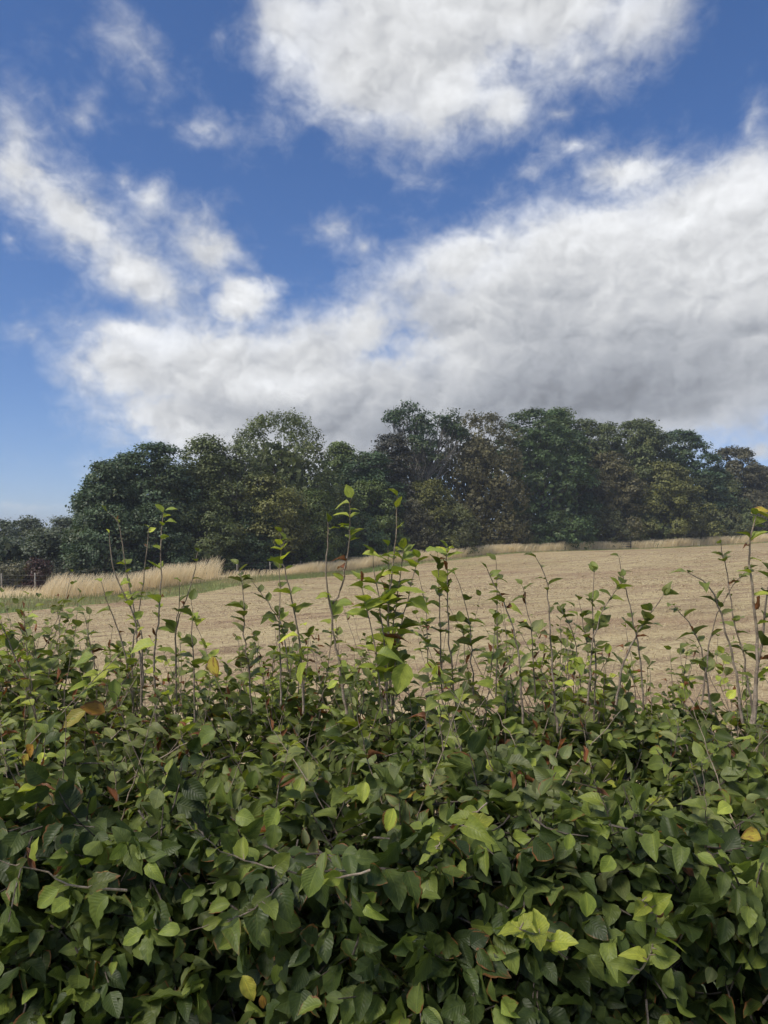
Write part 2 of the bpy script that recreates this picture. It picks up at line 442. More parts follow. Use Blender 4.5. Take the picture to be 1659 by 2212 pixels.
def lumpy(x, y, s, seed):
    r = np.random.default_rng(seed); v = np.zeros_like(x)
    for k in range(7):
        a = r.uniform(0, 6.28); f = s * r.uniform(.5, 2.2)
        v += np.sin((x * math.cos(a) + y * math.sin(a)) * f + r.uniform(0, 6.28))
    return v / 3.0

def build_grass():
    # tall dry grass in a band between the green strip and the fence
    N = 66000
    x = np.concatenate([rng.uniform(-29, 3, int(N * .42)), rng.uniform(0, 78, int(N * .58))])
    s = rng.random(len(x)) ** 1.15
    v = edge(x) + verge_w(x); f = fence_y(x) - .3
    y = v + (f - v) * s
    px = CX + x / y * FPX
    dens = np.interp(px, [-60, 85, 105, 300, 462, 478, 600, 640, 900, 1400, 1430, 1450, 1800], [.25, .3, 1, 1, 1, .22, .25, .85, 1, 1, .8, 1, 1])
    dens *= np.clip(.75 + .35 * lumpy(x, y, .8, 3), .25, 1)
    ht = np.interp(px, [-60, 85, 110, 250, 462, 480, 600, 660, 800, 1100, 1400, 1700], [.45, .5, 1.25, 1.35, 1.6, .6, .65, 1.1, 1.2, 1.25, 1.3, 1.4])
    ht *= np.clip(1 + .10 * lumpy(x, y, 1.6, 5), .6, 1.3) * rng.uniform(.68, 1.1, len(x))
    ok = rng.random(len(x)) < dens; x, y, ht = x[ok], y[ok], ht[ok]
    wd = rng.uniform(.018, .038, len(x)) * np.maximum(y / 60, .8) ** 1.0
    blades(x, y, ht, wd, .27, (.72, .59, .37), (.94, .83, .60), 'tall_dry_grass', 'tall straw coloured grass leaning in a band before the fence', 'grass')
    # short green grass of the strip
    N = 26000
    x = np.concatenate([rng.uniform(-30, 4, int(N * .72)), rng.uniform(0, 70, int(N * .28))])
    e = edge(x); y = e - .5 + (verge_w(x) + 1.2) * rng.random(len(x))
    ht = rng.uniform(.10, .34, len(x)) * np.interp(x, [-20, 0, 40], [1.1, .9, .7])
    g = np.clip(.5 + .5 * lumpy(x, y, .5, 9), 0, 1)[:, None] * .8 + .2 * rng.random((len(x), 1))
    c0 = np.array([.15, .22, .065]) * g + np.array([.30, .25, .13]) * (1 - g)
    c1 = np.array([.26, .34, .12]) * g + np.array([.46, .38, .21]) * (1 - g)
    blades(x, y, ht, rng.uniform(.02, .04, len(x)), .1, c0, c1, 'green_grass', 'low green grass of the strip beside the field', 'grass', segs=1)
build_grass()

# ------------------------------------------------------------------ post and wire fence, gate, hurdle
MAT_POST = noisy('weathered_wood', (.17, .155, .135), (.30, .28, .245), 9, bump=.4)
MAT_WIRE = noisy('dull_wire', (.12, .12, .12), (.2, .2, .19), 3, bump=0, r=.5)
MAT_GATE = noisy('galvanised_steel', (.16, .165, .165), (.25, .255, .25), 5, bump=0, r=.45)

def build_fence():
    gate0, gate1 = (1063 - CX) / FPX * 104, (1110 - CX) / FPX * 104
    fen = empty('wire_fence', (0, float(fence_y(0)), float(h(0, fence_y(0)))), 'post and wire fence with grey wooden posts along the edge of the wood', 'fence')
    inv = np.array(fen.location)
    pv, pf = tubes([(np.array([[0, 0, -.3], [.005, 0, .5], [0, .01, 1.22], [0, .01, 1.235]]), np.array([.058, .056, .054, .03]))], 8)
    pm = mk('post', pv, pf, MAT_POST, smooth=False, link=False)
    x = -33.0; tops = []
    while x < 76:
        y = float(fence_y(x)); z = float(h(x, y))
        if not (gate0 - .5 < x < gate1 + .5):
            o = bpy.data.objects.new('post', pm); COL.objects.link(o); o.parent = fen
            o.location = np.array([x, y, z]) - inv
            o.rotation_euler = (rng.normal(0, .05), rng.normal(0, .05), rng.uniform(0, 6)); o.scale = (1, 1, rng.uniform(.92, 1.1))
        tops.append((x, y, z)); x += rng.uniform(1.75, 2.3) if x < 5 else rng.uniform(2.4, 3.2)
    T = np.array(tops)
    for hz in (.45, .8, 1.1):
        for sel in (T[:, 0] < gate0, T[:, 0] > gate1):
            q = T[sel] + np.array([0, -.06, hz]) - inv
            V, F = tubes([(q, .007)], 4); mk('wire', V, F, MAT_WIRE, parent=fen)
    # a steel field gate in the fence
    gx0, gx1 = gate0, gate1
    a, b = np.array([gx0, float(fence_y(gx0)), 0]), np.array([gx1, float(fence_y(gx1)), 0])
    a[2], b[2] = h(a[0], a[1]), h(b[0], b[1])
    gt = empty('field_gate', (a + b) / 2, 'grey metal five bar gate in the fence beside the hawthorn', 'gate')
    off = np.array(gt.location)
    for hz in (.28, .5, .72, .95, 1.2):
        V, F = tubes([(np.array([a, b]) + [0, 0, hz] - off, .024)], 6); mk('bar', V, F, MAT_GATE, parent=gt)
    for q in (a + (b - a) * .02, (a + b) / 2, a + (b - a) * .98):
        V, F = tubes([(np.array([q + [0, .03, .2], q + [0, .03, 1.24]]) - off, .026)], 6); mk('upright', V, F, MAT_GATE, parent=gt)
    for q in (a + (a - b) * .04, b + (b - a) * .04):
        V, F = tubes([(np.array([q + [0, 0, -.2], q + [0, 0, 1.42], q + [0, 0, 1.45]]) - off, np.array([.085, .08, .04]))], 8); mk('gate_post', V, F, MAT_POST, parent=gt)
    # small wooden hurdle further along
    c = G(1350, 112.5); hd = empty('wooden_hurdle', c, 'small dark wooden hurdle standing in the dry grass under the wood', 'hurdle')
    dk = noisy('dark_wood', (.05, .045, .04), (.11, .1, .09), 6, bump=.2)
    for s in (-.85, .85):
        V, F = boxes([((s, 0, .62), (.06, .05, .66), 0)]); mk('upright', V, F, dk, parent=hd)
    for hz in (.45, .8, 1.15):
        V, F = boxes([((0, -.07, hz), (.95, .02, .06), 0)]); mk('rail', V, F, dk, parent=hd)
build_fence()

# ------------------------------------------------------------------ trees of the wood
def leaf_material(name):
    m = bpy.data.materials.new(name); m.use_nodes = True; t = NT(m.node_tree)
    bs = t.n['Principled BSDF']
    a = t.new('ShaderNodeAttribute', attribute_name='tint')
    t.put(bs.inputs['Base Color'], a.outputs['Color']); bs.inputs['Roughness'].default_value = .5; bs.inputs['Specular IOR Level'].default_value = .3
    tr = t.new('ShaderNodeBsdfTranslucent'); t.put(tr.inputs[0], t.mix(1.0, a.outputs['Color'], (1.1, 1.25, .6), 'MULTIPLY'))
    mx = t.new('ShaderNodeMixShader'); mx.inputs[0].default_value = .22
    t.put(mx.inputs[1], bs.outputs[0]); t.put(mx.inputs[2], tr.outputs[0]); t.put(t.n['Material Output'].inputs[0], mx.outputs[0])
    return m
MAT_CROWN = leaf_material('tree_leaves')
MAT_BARK = noisy('tree_bark', (.055, .047, .038), (.12, .105, .085), 3, bump=.5)
MAT_PALE = noisy('pale_bark', (.14, .13, .112), (.25, .235, .21), 3, bump=.3)

STYLE = {
    # cs: clump radius (m), k: clumps per crown area, sprays per clump, leaves per spray, leaf length (m) ...
    'sycamore': dict(cs=1.35, k=.60, sprays=25, per=9, leaf=.31, flat=.60, up=.8, sp=.36, limbs=.3, inner=.84, jit=.10),
    'broad':    dict(cs=1.25, k=.50, sprays=24, per=9, leaf=.28, flat=.78, up=.45, sp=.38, limbs=.45, inner=.70, jit=.22),
    'feather':  dict(cs=1.2, k=.55, sprays=22, per=10, leaf=.24, flat=1.1, up=.15, sp=.24, limbs=.5, inner=.78, jit=.16, feather=1),
    'open':     dict(cs=1.15, k=.36, sprays=16, per=10, leaf=.28, flat=.8, up=.4, sp=.36, limbs=.9, inner=.5, jit=.26),
    'bush':     dict(cs=.85, k=.50, sprays=16, per=10, leaf=.24, flat=.85, up=.35, sp=.28, limbs=.5, inner=.66, jit=.22),
    'thorn':    dict(cs=.85, k=.50, sprays=16, per=11, leaf=.20, flat=1.0, up=.2, sp=.26, limbs=.9, inner=.66, jit=.2, feather=.6),
}
GREEN = {'deep': (0.066, 0.105, 0.048), 'syc': (0.082, 0.125, 0.048), 'blue': (0.075, 0.11, 0.056), 'grey': (0.118, 0.142, 0.054), 'olive': (0.142, 0.146, 0.044), 'light': (0.125, 0.165, 0.05), 'brown': (0.128, 0.117, 0.056), 'purple': (0.072, 0.07, 0.054), 'rust': (0.108, 0.102, 0.058), 'thorn': (0.12, 0.13, 0.055), 'far': (0.1, 0.12, 0.075), 'red': (0.06, 0.03, 0.028)}

def make_tree(name, label, cat, group, px, d, top, hw, bottom, style, color, seed, prof=1.0, bark=None, density=1.0, heads=None, trunk_to=.72):
    global rng
    rng = np.random.default_rng(seed)
    st = STYLE[style]
    base = G(px, d); H = P(px, top, d)[2] - base[2]; Rw = hw * (1.16 if heads is None and px > 170 else 1.0) / FPX * d
    root = empty(name, base, label, cat, group)
    zb = H * bottom; Hc = H - zb
    cen = np.array([0, 0, zb + Hc * .45])
    # crown outline: fullest low down, rounded on top
    def width(t): return np.clip(np.sin(np.clip(.12 + .88 * t, 0, 1) ** .72 * math.pi * .985), 0, 1) ** (.46 * prof) * (1.0 - .12 * t)
    cs = min(st['cs'] * (.7 + .3 * d / 90), Rw * .45)
    pts = []
    if heads is None:
        nc = int(min(130, st['k'] * density * 2 * math.pi * Rw * Hc * .8 / cs ** 2)); tries = 0
        while len(pts) < nc and tries < nc * 30:
            tries += 1
            t = rng.random() ** .85; a = rng.uniform(0, 2 * math.pi)
            rr = width(t) * Rw * (st['inner'] + (1 - st['inner']) * rng.random() ** .6) * (1 + rng.normal(0, st['jit'] * .5))
            q = np.array([math.cos(a) * rr, math.sin(a) * rr, zb + Hc * min(t, .97) - cs * .25])
            if all(np.linalg.norm((q - p_) * [1, 1, 1.25]) > cs * .55 for p_ in pts): pts.append(q)
        pts.append(np.array([0, 0, H - cs * .5])); pts.append(np.array([Rw * .25, -Rw * .1, H - cs * .75]))
    else:
        for (hx, hy, hr, k) in heads:
            c0 = P(hx, hy, d) - base; r = hr / FPX * d
            for _ in range(k):
                v = nrm(rng.normal(0, 1, 3)); pts.append(c0 + v * r * rng.random() ** .4 * [1, 1, .8])
    pts = np.array(pts); C = len(pts)
    # sprays on each clump, facing out and up
    ns = st['sprays']
    out = nrm(pts - cen)
    u = nrm(rng.normal(0, 1, (C, ns, 3)) + out[:, None] * .75 + np.array([0, 0, .45]))
    csz = cs * rng.uniform(.7, 1.3, (C, 1, 1))
    spc = pts[:, None] + u * csz * rng.uniform(.72, 1.08, (C, ns, 1)) * np.array([1, 1, st['flat']])
    # fewer sprays on the side turned away from the field
    keep = rng.random((C, ns)) < np.where(pts[:, 1:2] > Rw * .4, .22, 1.0)
    spc = spc[keep]; u = u[keep]; ci = np.repeat(np.arange(C)[:, None], ns, 1)[keep]
    S = len(spc); per = st['per']
    ft = st.get('feather', 0)
    off = rng.normal(0, 1, (S, per, 3)).clip(-1.5, 1.5) * st['sp'] * np.array([1, 1, .45])
    if ft:
        dirn = nrm(u + np.array([0, 0, .9]) + rng.normal(0, .25, (S, 3)))
        off = off * .55 + dirn[:, None] * (rng.random((S, per, 1)) * .95 * ft)
    p = spc[:, None] + off
    n = nrm(u[:, None] * .7 + np.array([0, 0, st['up']]) + rng.normal(0, .36, (S, per, 3)))
    p = p.reshape(-1, 3); n = n.reshape(-1, 3); N = len(p)
    ok = p[:, 2] > .1; p, n = p[ok], n[ok]
    si = np.repeat(np.arange(S), per)[ok]; N = len(p)
    a = nrm(np.cross(n, rng.normal(0, 1, (N, 3)))); b = np.cross(n, a)
    sz = st['leaf'] * rng.uniform(.6, 1.3, (N, 1)) * (.45 + .55 * d / 95)
    V = np.stack([p - a * sz * .55, p - b * sz * .40 + n * sz * .08, p + a * sz * .55, p + b * sz * .40 + n * sz * .08], 1).reshape(-1, 3)
    F = np.arange(4 * N).reshape(-1, 4)
    base_c = np.array(GREEN[color])
    k = (rng.normal(1, .16, (C, 1))[ci] * rng.normal(1, .10, (S, 1)))[si] * rng.normal(1, .07, (N, 1))
    tc = base_c * np.clip(k, .5, 1.7)
    warm = (rng.random((C, 1)) < .2)[ci][si] * rng.random((N, 1)) * .35
    tc = tc * (1 - warm) + np.array([.14, .125, .05]) * warm
    # coarser leaves deep inside the crown
    if heads is None:
        M = int(12 * Rw * Hc * density); t = rng.random(M); aa = rng.uniform(0, 2 * math.pi, M); rr = width(t) * Rw * .72 * np.sqrt(rng.random(M)) * (.35 if style == 'open' else 1)
        q = np.stack([np.cos(aa) * rr, np.sin(aa) * rr, zb + Hc * t * .86], -1)
        n2 = nrm(rng.normal(0, 1, (M, 3)) + [0, -.8, .3]); a2 = nrm(np.cross(n2, rng.normal(0, 1, (M, 3)))); b2 = np.cross(n2, a2)
        s2 = rng.uniform(.5, .95, (M, 1)) * (.6 if style in ('bush', 'thorn', 'open') else 1)
        V = np.concatenate([V, np.stack([q - a2 * s2 * .5, q - b2 * s2 * .4, q + a2 * s2 * .5, q + b2 * s2 * .4], 1).reshape(-1, 3)])
        F = np.arange(len(V)).reshape(-1, 4); tc = np.concatenate([tc, base_c * rng.normal(1, .15, (M, 1))])
    mk('crown', V, F, MAT_CROWN, parent=root, attrs=col_attr(tc, 4))
    # trunk and limbs
    tr = H * .017 + .05
    wob = rng.normal(0, H * .012, (7, 2)); wob[0] = 0
    zz = np.linspace(-.15, H * trunk_to, 7)
    tp = np.column_stack([np.cumsum(wob[:, 0]) * .6, np.cumsum(wob[:, 1]) * .6, zz])
    V, F = tubes([(tp, np.linspace(tr * 1.25, tr * .3, 7))], 8)
    mk('trunk', V, F, bark or MAT_BARK, parent=root, smooth=True)
    lines = []
    for q in pts:
        if rng.random() > st['limbs']: continue
        z0 = max(H * .1, min(q[2] * rng.uniform(.35, .7), H * trunk_to * .95))
        s0 = np.array([np.interp(z0, zz, tp[:, 0]), np.interp(z0, zz, tp[:, 1]), z0])
        L = np.linalg.norm(q - s0)
        cv = curve(s0, q, np.array([0, 0, L * .12]) + (q - s0) * [.12, .12, -.1], 6, L * .03)
        r0 = tr * .42 * min(1, .4 + L / (H * .6))
        lines.append((cv, np.linspace(r0, .02, 6)))
        if st['limbs'] > .8:
            for _ in range(3):
                e = cv[rng.integers(2, 5)]; g2 = q + rng.normal(0, cs * .7, 3)
                lines.append((curve(e, g2, rng.normal(0, .15, 3), 4), np.linspace(r0 * .35, .014, 4)))
    if lines:
        V, F = tubes(lines, 4); mk('limbs', V, F, bark or MAT_BARK, parent=root, smooth=True)
    return root

def dt(px): return float(np.interp(px, [0, 380, 560, 829, 1100, 1659], [58, 67, 77, 94, 110, 136]))

def build_wood():
    W = 'trees of the wood beyond the field'; B = 'bushes along the foot of the wood'
    T = [
        # name, label, px, depth offset, top, half width, bottom, style, colour, extras
        ('broadleaf_tree', 'dark tree at the outer end of the wood with drooping boughs against open sky', 228, 0, 1004, 40, .05, 'broad', 'blue', {}),
        ('broadleaf_tree', 'low dark tree whose boughs end the wood beside the far blue trees', 190, 2, 1068, 26, .03, 'broad', 'blue', {}),
        ('broadleaf_tree', 'dark bluish tree with flat broad top, next inward from the drooping end tree', 335, 2, 963, 72, .05, 'sycamore', 'blue', {}),
        ('broadleaf_tree', 'small dark tree tucked between the drooping end tree and the flat topped tree', 272, 3, 985, 42, .08, 'broad', 'blue', {}),
        ('broadleaf_tree', 'grey green open tree left of the great feathery dome', 445, 2, 953, 58, .08, 'broad', 'grey', {}),
        ('broadleaf_tree', 'thin tree with bare grey limbs showing against the feathery dome', 510, -1, 972, 48, .3, 'open', 'grey', {'bark': MAT_PALE}),
        ('broadleaf_tree', 'great feathery dome shaped tree with upswept twigs', 598, 2, 918, 106, .06, 'feather', 'grey', {'prof': .75, 'density': 1.3}),
        ('broadleaf_tree', 'small olive tree with spreading pale boughs in front of the feathery dome', 575, -4, 1032, 70, .28, 'open', 'olive', {'density': 1.5}),
        ('broadleaf_tree', 'little round topped tree peeping up right of the feathery dome', 733, 7, 960, 34, .1, 'broad', 'light', {}),
        ('broadleaf_tree', 'dense dark tree in the dip between the feathery dome and the tall open tree', 792, 1, 980, 64, .05, 'sycamore', 'deep', {}),
        ('broadleaf_tree', 'tall open tree with two ragged heads standing above the dip', 905, 4, 885, 60, .3, 'open', 'deep',
         {'heads': [(885, 912, 40, 16), (965, 922, 30, 11), (915, 935, 40, 12), (850, 905, 12, 4), (905, 975, 50, 12), (890, 1020, 60, 14), (985, 945, 14, 4)], 'trunk_to': .78, 'bark': MAT_PALE}),
        ('broadleaf_tree', 'blackish purple leaved tree below the tall open tree', 848, 3, 943, 44, .05, 'broad', 'purple', {}),
        ('broadleaf_tree', 'russet brown tree next to the dense layered sycamore', 1035, 1, 912, 86, .05, 'feather', 'brown', {'prof': .8, 'density': 1.5}),
        ('broadleaf_tree', 'great dense dark green sycamore with foliage in rounded layers', 1168, 0, 887, 98, .04, 'sycamore', 'syc', {'density': 1.35, 'prof': .8}),
        ('broadleaf_tree', 'light topped ragged tree rising behind the dense sycamore', 1205, 7, 886, 52, .3, 'open', 'light', {'density': 1.2}),
        ('broadleaf_tree', 'thin ragged tree with sky showing through, just right of the sycamore', 1262, 5, 912, 34, .3, 'open', 'grey', {}),
        ('broadleaf_tree', 'loose grey green tree between two gaps of sky', 1305, 4, 918, 44, .15, 'broad', 'grey', {'density': .8}),
        ('broadleaf_tree', 'airy green tree with many small tops right of the sky gap', 1378, 3, 910, 62, .12, 'broad', 'grey', {}),
        ('broadleaf_tree', 'dark dense tree sloping down towards the far end of the wood', 1465, 4, 934, 82, .05, 'sycamore', 'deep', {'density': 1.1}),
        ('broadleaf_tree', 'olive tree with a broken pale branch in front of the dark sloping tree', 1420, -2, 1005, 92, .05, 'broad', 'olive', {'density': 1.2}),
        ('broadleaf_tree', 'brown olive tree beside the sycamore with a dead pale limb', 1308, 0, 985, 66, .1, 'broad', 'brown', {'bark': MAT_PALE}),
        ('broadleaf_tree', 'purplish loose tree near the far end of the wood', 1588, 7, 972, 58, .15, 'broad', 'rust', {'density': .8}),
        ('broadleaf_tree', 'dark tree at the far end of the wood, cut off by the picture edge', 1655, 4, 1012, 60, .05, 'broad', 'rust', {}),
        ('broadleaf_tree', 'mid green tree before the purplish tree', 1545, 0, 1025, 58, .05, 'broad', 'grey', {}),
    ]
    for i, (nm, lb, px, dd, top, hw, bo, sty, co, ex) in enumerate(T):
        make_tree(nm, lb, 'tree', W, px, dt(px) + dd, top, hw, bo, sty, co, 100 + i, **ex)
    U = [
        ('bush', 'bright green rounded bush below the feathery dome tree', 665, -4, 1064, 66, .05, 'bush', 'light'),
        ('bush', 'dull green bush beside the bright rounded bush', 735, -3, 1062, 44, .05, 'bush', 'grey'),
        ('bush', 'yellow green leafy bush under the dense dark tree in the dip', 800, -3, 1046, 62, .06, 'bush', 'light'),
        ('bush', 'large light green bush under the tall open tree', 925, -2, 1042, 64, .05, 'bush', 'olive'),
        ('hawthorn', 'brownish grey round hawthorn next to the dark gap in the wood', 968, -5, 1096, 52, .02, 'thorn', 'thorn'),
        ('hawthorn', 'twiggy brown hawthorn with pale dead sprigs behind the tallest bare shoot', 880, -4, 1092, 52, .05, 'thorn', 'rust'),
        ('hawthorn', 'olive hawthorn standing right beside the metal gate', 1122, -2, 1098, 44, .02, 'thorn', 'thorn'),
        ('hawthorn', 'dark low thorn bush under the sycamore', 1205, -3, 1108, 54, .02, 'thorn', 'grey'),
        ('hawthorn', 'dark thorn bush under the brown olive tree', 1290, -3, 1104, 54, .02, 'thorn', 'thorn'),
        ('hawthorn', 'thorn bush behind the small wooden hurdle', 1375, -3, 1112, 52, .02, 'thorn', 'grey'),
        ('hawthorn', 'brownish thorn bush under the dark sloping tree', 1462, -3, 1104, 52, .02, 'thorn', 'rust'),
        ('hawthorn', 'thorn bush below the mid green tree', 1548, -4, 1100, 50, .02, 'thorn', 'thorn'),
        ('hawthorn', 'thorn bush at the far end of the dry grass', 1635, -5, 1098, 52, .02, 'thorn', 'rust'),
        ('bush', 'dark bush under the grey green open tree', 440, -2, 1092, 62, .02, 'bush', 'grey'),
        ('bush', 'dark bush at the foot of the flat topped tree', 335, -2, 1096, 62, .02, 'bush', 'blue'),
        ('bush', 'dark bush at the foot of the drooping end tree', 235, -2, 1098, 62, .02, 'bush', 'blue'),
        ('bush', 'shady bush with thin stems behind the fence posts', 545, -3, 1112, 52, .03, 'bush', 'deep'),
        ('bush', 'shady twiggy bush behind the tall forked shoot', 760, -4, 1118, 60, .03, 'thorn', 'deep'),
    ]
    for i, (nm, lb, px, dd, top, hw, bo, sty, co) in enumerate(U):
        make_tree(nm, lb, nm, B, px, dt(px) + dd, top, hw, bo, sty, co, 300 + i, density=.9)
    D = 'hazy trees beyond the end of the wood'
    for i, (lb, px, d, top, hw, co, ex) in enumerate([
        ('bare pale branched tree at the edge of the picture beyond the wood', 4, 74, 1132, 40, 'far', {'style': 'open', 'bark': MAT_PALE, 'density': .6}),
        ('hazy blue round tree next to the bare branched tree', 62, 92, 1127, 40, 'far', {'style': 'broad'}),
        ('hazy blue tree close against the end of the wood', 122, 88, 1126, 46, 'far', {'style': 'broad'}),
        ('low hazy tree filling the hollow below the blue trees', 30, 68, 1172, 52, 'far', {'style': 'broad'}),
        ('hazy low tree behind the end of the dry grass', 110, 66, 1160, 48, 'far', {'style': 'broad'}),
    ]):
        make_tree('distant_tree', lb, 'tree', D, px, d, top, hw, .04, ex.pop('style'), co, 400 + i, **ex)
    make_tree('red_shrub', 'dark red leaved shrub at the end of the tall dry grass', 'shrub', None, 84, 50, 1226, 19, .02, 'thorn', 'red', 500, density=.5)
    make_tree('bramble', 'dark bramble thicket by the fence post at the picture edge', 'shrub', None, 18, 50, 1238, 46, .0, 'thorn', 'rust', 501, density=.7)
build_wood()

def build_undergrowth():
    global rng
    rng = np.random.default_rng(77)
    N = 21000
    px = rng.uniform(-60, 1720, N)
    dd = np.interp(px, [0, 380, 560, 829, 1100, 1659], [58, 67, 78, 96, 112, 138]) + rng.uniform(-4, 3, N)
    x = (px - CX) / FPX * dd
    ht = (1.3 + .9 * lumpy(x, dd, .7, 21)).clip(.5, 3)
    gap = (px > 1035) & (px < 1085)
    ht[gap] *= .3
    z = h(x, dd) + ht * rng.random(N) ** .7
    p = np.stack([x, dd, z], -1)
    n = nrm(rng.normal(0, .6, (N, 3)) + [0, -.5, .6]); a = nrm(np.cross(n, rng.normal(0, 1, (N, 3)))); b = np.cross(n, a)
    sz = rng.uniform(.12, .3, (N, 1))
    V = np.stack([p - a * sz * .55, p - b * sz * .33, p + a * sz * .55, p + b * sz * .33], 1).reshape(-1, 3)
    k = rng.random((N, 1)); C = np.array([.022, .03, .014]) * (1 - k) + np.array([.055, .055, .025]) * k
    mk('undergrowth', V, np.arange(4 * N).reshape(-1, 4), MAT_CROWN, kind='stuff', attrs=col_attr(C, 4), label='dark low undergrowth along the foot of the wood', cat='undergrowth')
build_undergrowth()

def build_deep_wood():
    global rng
    rng = np.random.default_rng(78)
    N = 34000
    px = rng.uniform(-80, 1740, N)
    dd = np.interp(px, [0, 380, 560, 829, 1100, 1659], [66, 74, 86, 104, 120, 146]) + rng.uniform(-2, 5, N)
    x = (px - CX) / FPX * dd
    top = np.interp(px, [-80, 130, 200, 330, 600, 720, 850, 1170, 1400, 1520, 1740], [1190, 1170, 1080, 1025, 985, 1010, 975, 950, 970, 1015, 1080]) + 10 * lumpy(x, dd, .8, 31)
    zt = EYE + (HY - top) / FPX * dd; g = h(x, dd)
    p = np.stack([x, dd, g + (zt - g) * rng.random(N)], -1)
    n = nrm(rng.normal(0, .7, (N, 3)) + [0, -.8, .3]); a = nrm(np.cross(n, rng.normal(0, 1, (N, 3)))); b = np.cross(n, a)
    sz = rng.uniform(.4, .9, (N, 1))
    V = np.stack([p - a * sz * .5, p - b * sz * .36, p + a * sz * .5, p + b * sz * .36], 1).reshape(-1, 3)
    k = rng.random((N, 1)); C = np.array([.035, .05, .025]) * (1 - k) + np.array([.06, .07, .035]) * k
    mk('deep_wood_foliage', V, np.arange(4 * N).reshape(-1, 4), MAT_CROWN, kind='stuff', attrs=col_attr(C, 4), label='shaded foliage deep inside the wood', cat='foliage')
build_deep_wood()

# ------------------------------------------------------------------ beech hedge close by
rng = np.random.default_rng(5)

def leaf_nodes(m, tint, rnd):
    t = NT(m.node_tree); bs = t.n['Principled BSDF']
    at = t.new('ShaderNodeAttribute', attribute_name='leafco').outputs['Vector']
    s, v, _ = t.sep(at); sa = t.math('ABSOLUTE', s)
    rnd = rnd(t); tint = tint(t)
    rib = t.ramp(sa, .02, .07, 1.0, 0.0)
    ph = t.math('FRACT', t.math('SUBTRACT', t.math('MULTIPLY', v, 9.0), t.math('MULTIPLY', sa, 2.6)))
    tri = t.math('ABSOLUTE', t.math('SUBTRACT', ph, .5))
    vein = t.math('MULTIPLY', t.ramp(tri, .40, .5), t.ramp(sa, .75, 1.0, 1.0, .25))
    lines = t.math('MAXIMUM', rib, t.math('MULTIPLY', vein, .5))
    tc = t.new('ShaderNodeTexCoord').outputs['Object']
    blot = t.noise(t.comb(s, v, t.math('MULTIPLY', rnd, 31.0)), 2.2, 4, .6)
    c = t.mix(t.math('MULTIPLY', lines, .42), tint, t.mix(1.0, tint, (1.9, 1.75, 1.5), 'MULTIPLY'))
    c = t.mix(t.ramp(blot, .3, .7), t.mix(1.0, c, (.82, .84, .85), 'MULTIPLY'), t.mix(1.0, c, (1.16, 1.12, 1.0), 'MULTIPLY'))
    # scorched margins and spots on some leaves
    edge_ = t.math('MAXIMUM', t.ramp(sa, .55, 1.05), t.ramp(v, .72, 1.0))
    burn = t.math('MULTIPLY', t.ramp(t.math('ADD', blot, t.math('MULTIPLY', edge_, .30)), .72, .80), t.ramp(rnd, .84, .92))
    c = t.mix(burn, c, (.17, .075, .028))
    sc_ = t.new('ShaderNodeSeparateColor'); t.put(sc_.inputs[0], tint)
    turn = t.ramp(t.math('SUBTRACT', sc_.outputs[0], sc_.outputs[1]), -.01, .10)
    c = t.mix(t.math('MULTIPLY', turn, t.ramp(t.math('ADD', blot, t.math('MULTIPLY', edge_, .2)), .5, .68)), c, (.16, .075, .03))
    spots = t.math('MULTIPLY', t.ramp(t.noise(t.comb(s, v, t.math('MULTIPLY', rnd, 77.0)), 9, 2, .5), .70, .74), t.ramp(rnd, .1, .4))
    c = t.mix(t.math('MULTIPLY', spots, .6), c, (.12, .075, .03))
    c = t.mix(t.ramp(sa, .93, 1.0, 0.0, .3), c, t.mix(1.0, c, (2.0, 1.8, 1.5), 'MULTIPLY'))
    back = t.new('ShaderNodeNewGeometry').outputs['Backfacing']
    c = t.mix(t.math('MULTIPLY', back, .35), c, t.mix(1.0, c, (1.35, 1.3, 1.3), 'MULTIPLY'))
    t.put(bs.inputs['Base Color'], c)
    t.put(bs.inputs['Roughness'], t.math('ADD', .46, t.math('MULTIPLY', back, .2))); bs.inputs['Specular IOR Level'].default_value = .28
    bn = t.new('ShaderNodeBump'); bn.inputs['Strength'].default_value = .3; bn.inputs['Distance'].default_value = .0010
    t.put(bn.inputs['Height'], t.math('SUBTRACT', t.math('MULTIPLY', tri, -2.0), t.math('MULTIPLY', rib, 1.2))); t.put(bs.inputs['Normal'], bn.outputs[0])
    tr = t.new('ShaderNodeBsdfTranslucent'); t.put(tr.inputs[0], t.mix(1.0, c, (1.5, 1.55, .7), 'MULTIPLY'))
    mx = t.new('ShaderNodeMixShader'); mx.inputs[0].default_value = .27
    t.put(mx.inputs[1], bs.outputs[0]); t.put(mx.inputs[2], tr.outputs[0]); t.put(t.n['Material Output'].inputs[0], mx.outputs[0])

MAT_MASS = bpy.data.materials.new('beech_leaves'); MAT_MASS.use_nodes = True
leaf_nodes(MAT_MASS, lambda t: t.new('ShaderNodeAttribute', attribute_name='tint').outputs['Color'],
           lambda t: t.sep(t.new('ShaderNodeAttribute', attribute_name='leafco').outputs['Vector'])[2])
MAT_LEAF = bpy.data.materials.new('beech_leaf'); MAT_LEAF.use_nodes = True
leaf_nodes(MAT_LEAF, lambda t: t.new('ShaderNodeObjectInfo').outputs['Color'], lambda t: t.new('ShaderNodeObjectInfo').outputs['Alpha'])
MAT_TWIG = noisy('twig_bark', (.20, .155, .115), (.36, .29, .22), 60, bump=.4, bscale=200, third=((.30, .27, .23), 160, .62, .7), r=.7)
MAT_WOOD = noisy('branch_bark', (.07, .058, .046), (.14, .12, .10), 30, bump=.5, bscale=90, third=((.27, .26, .24), 120, .62, .7), r=.8)

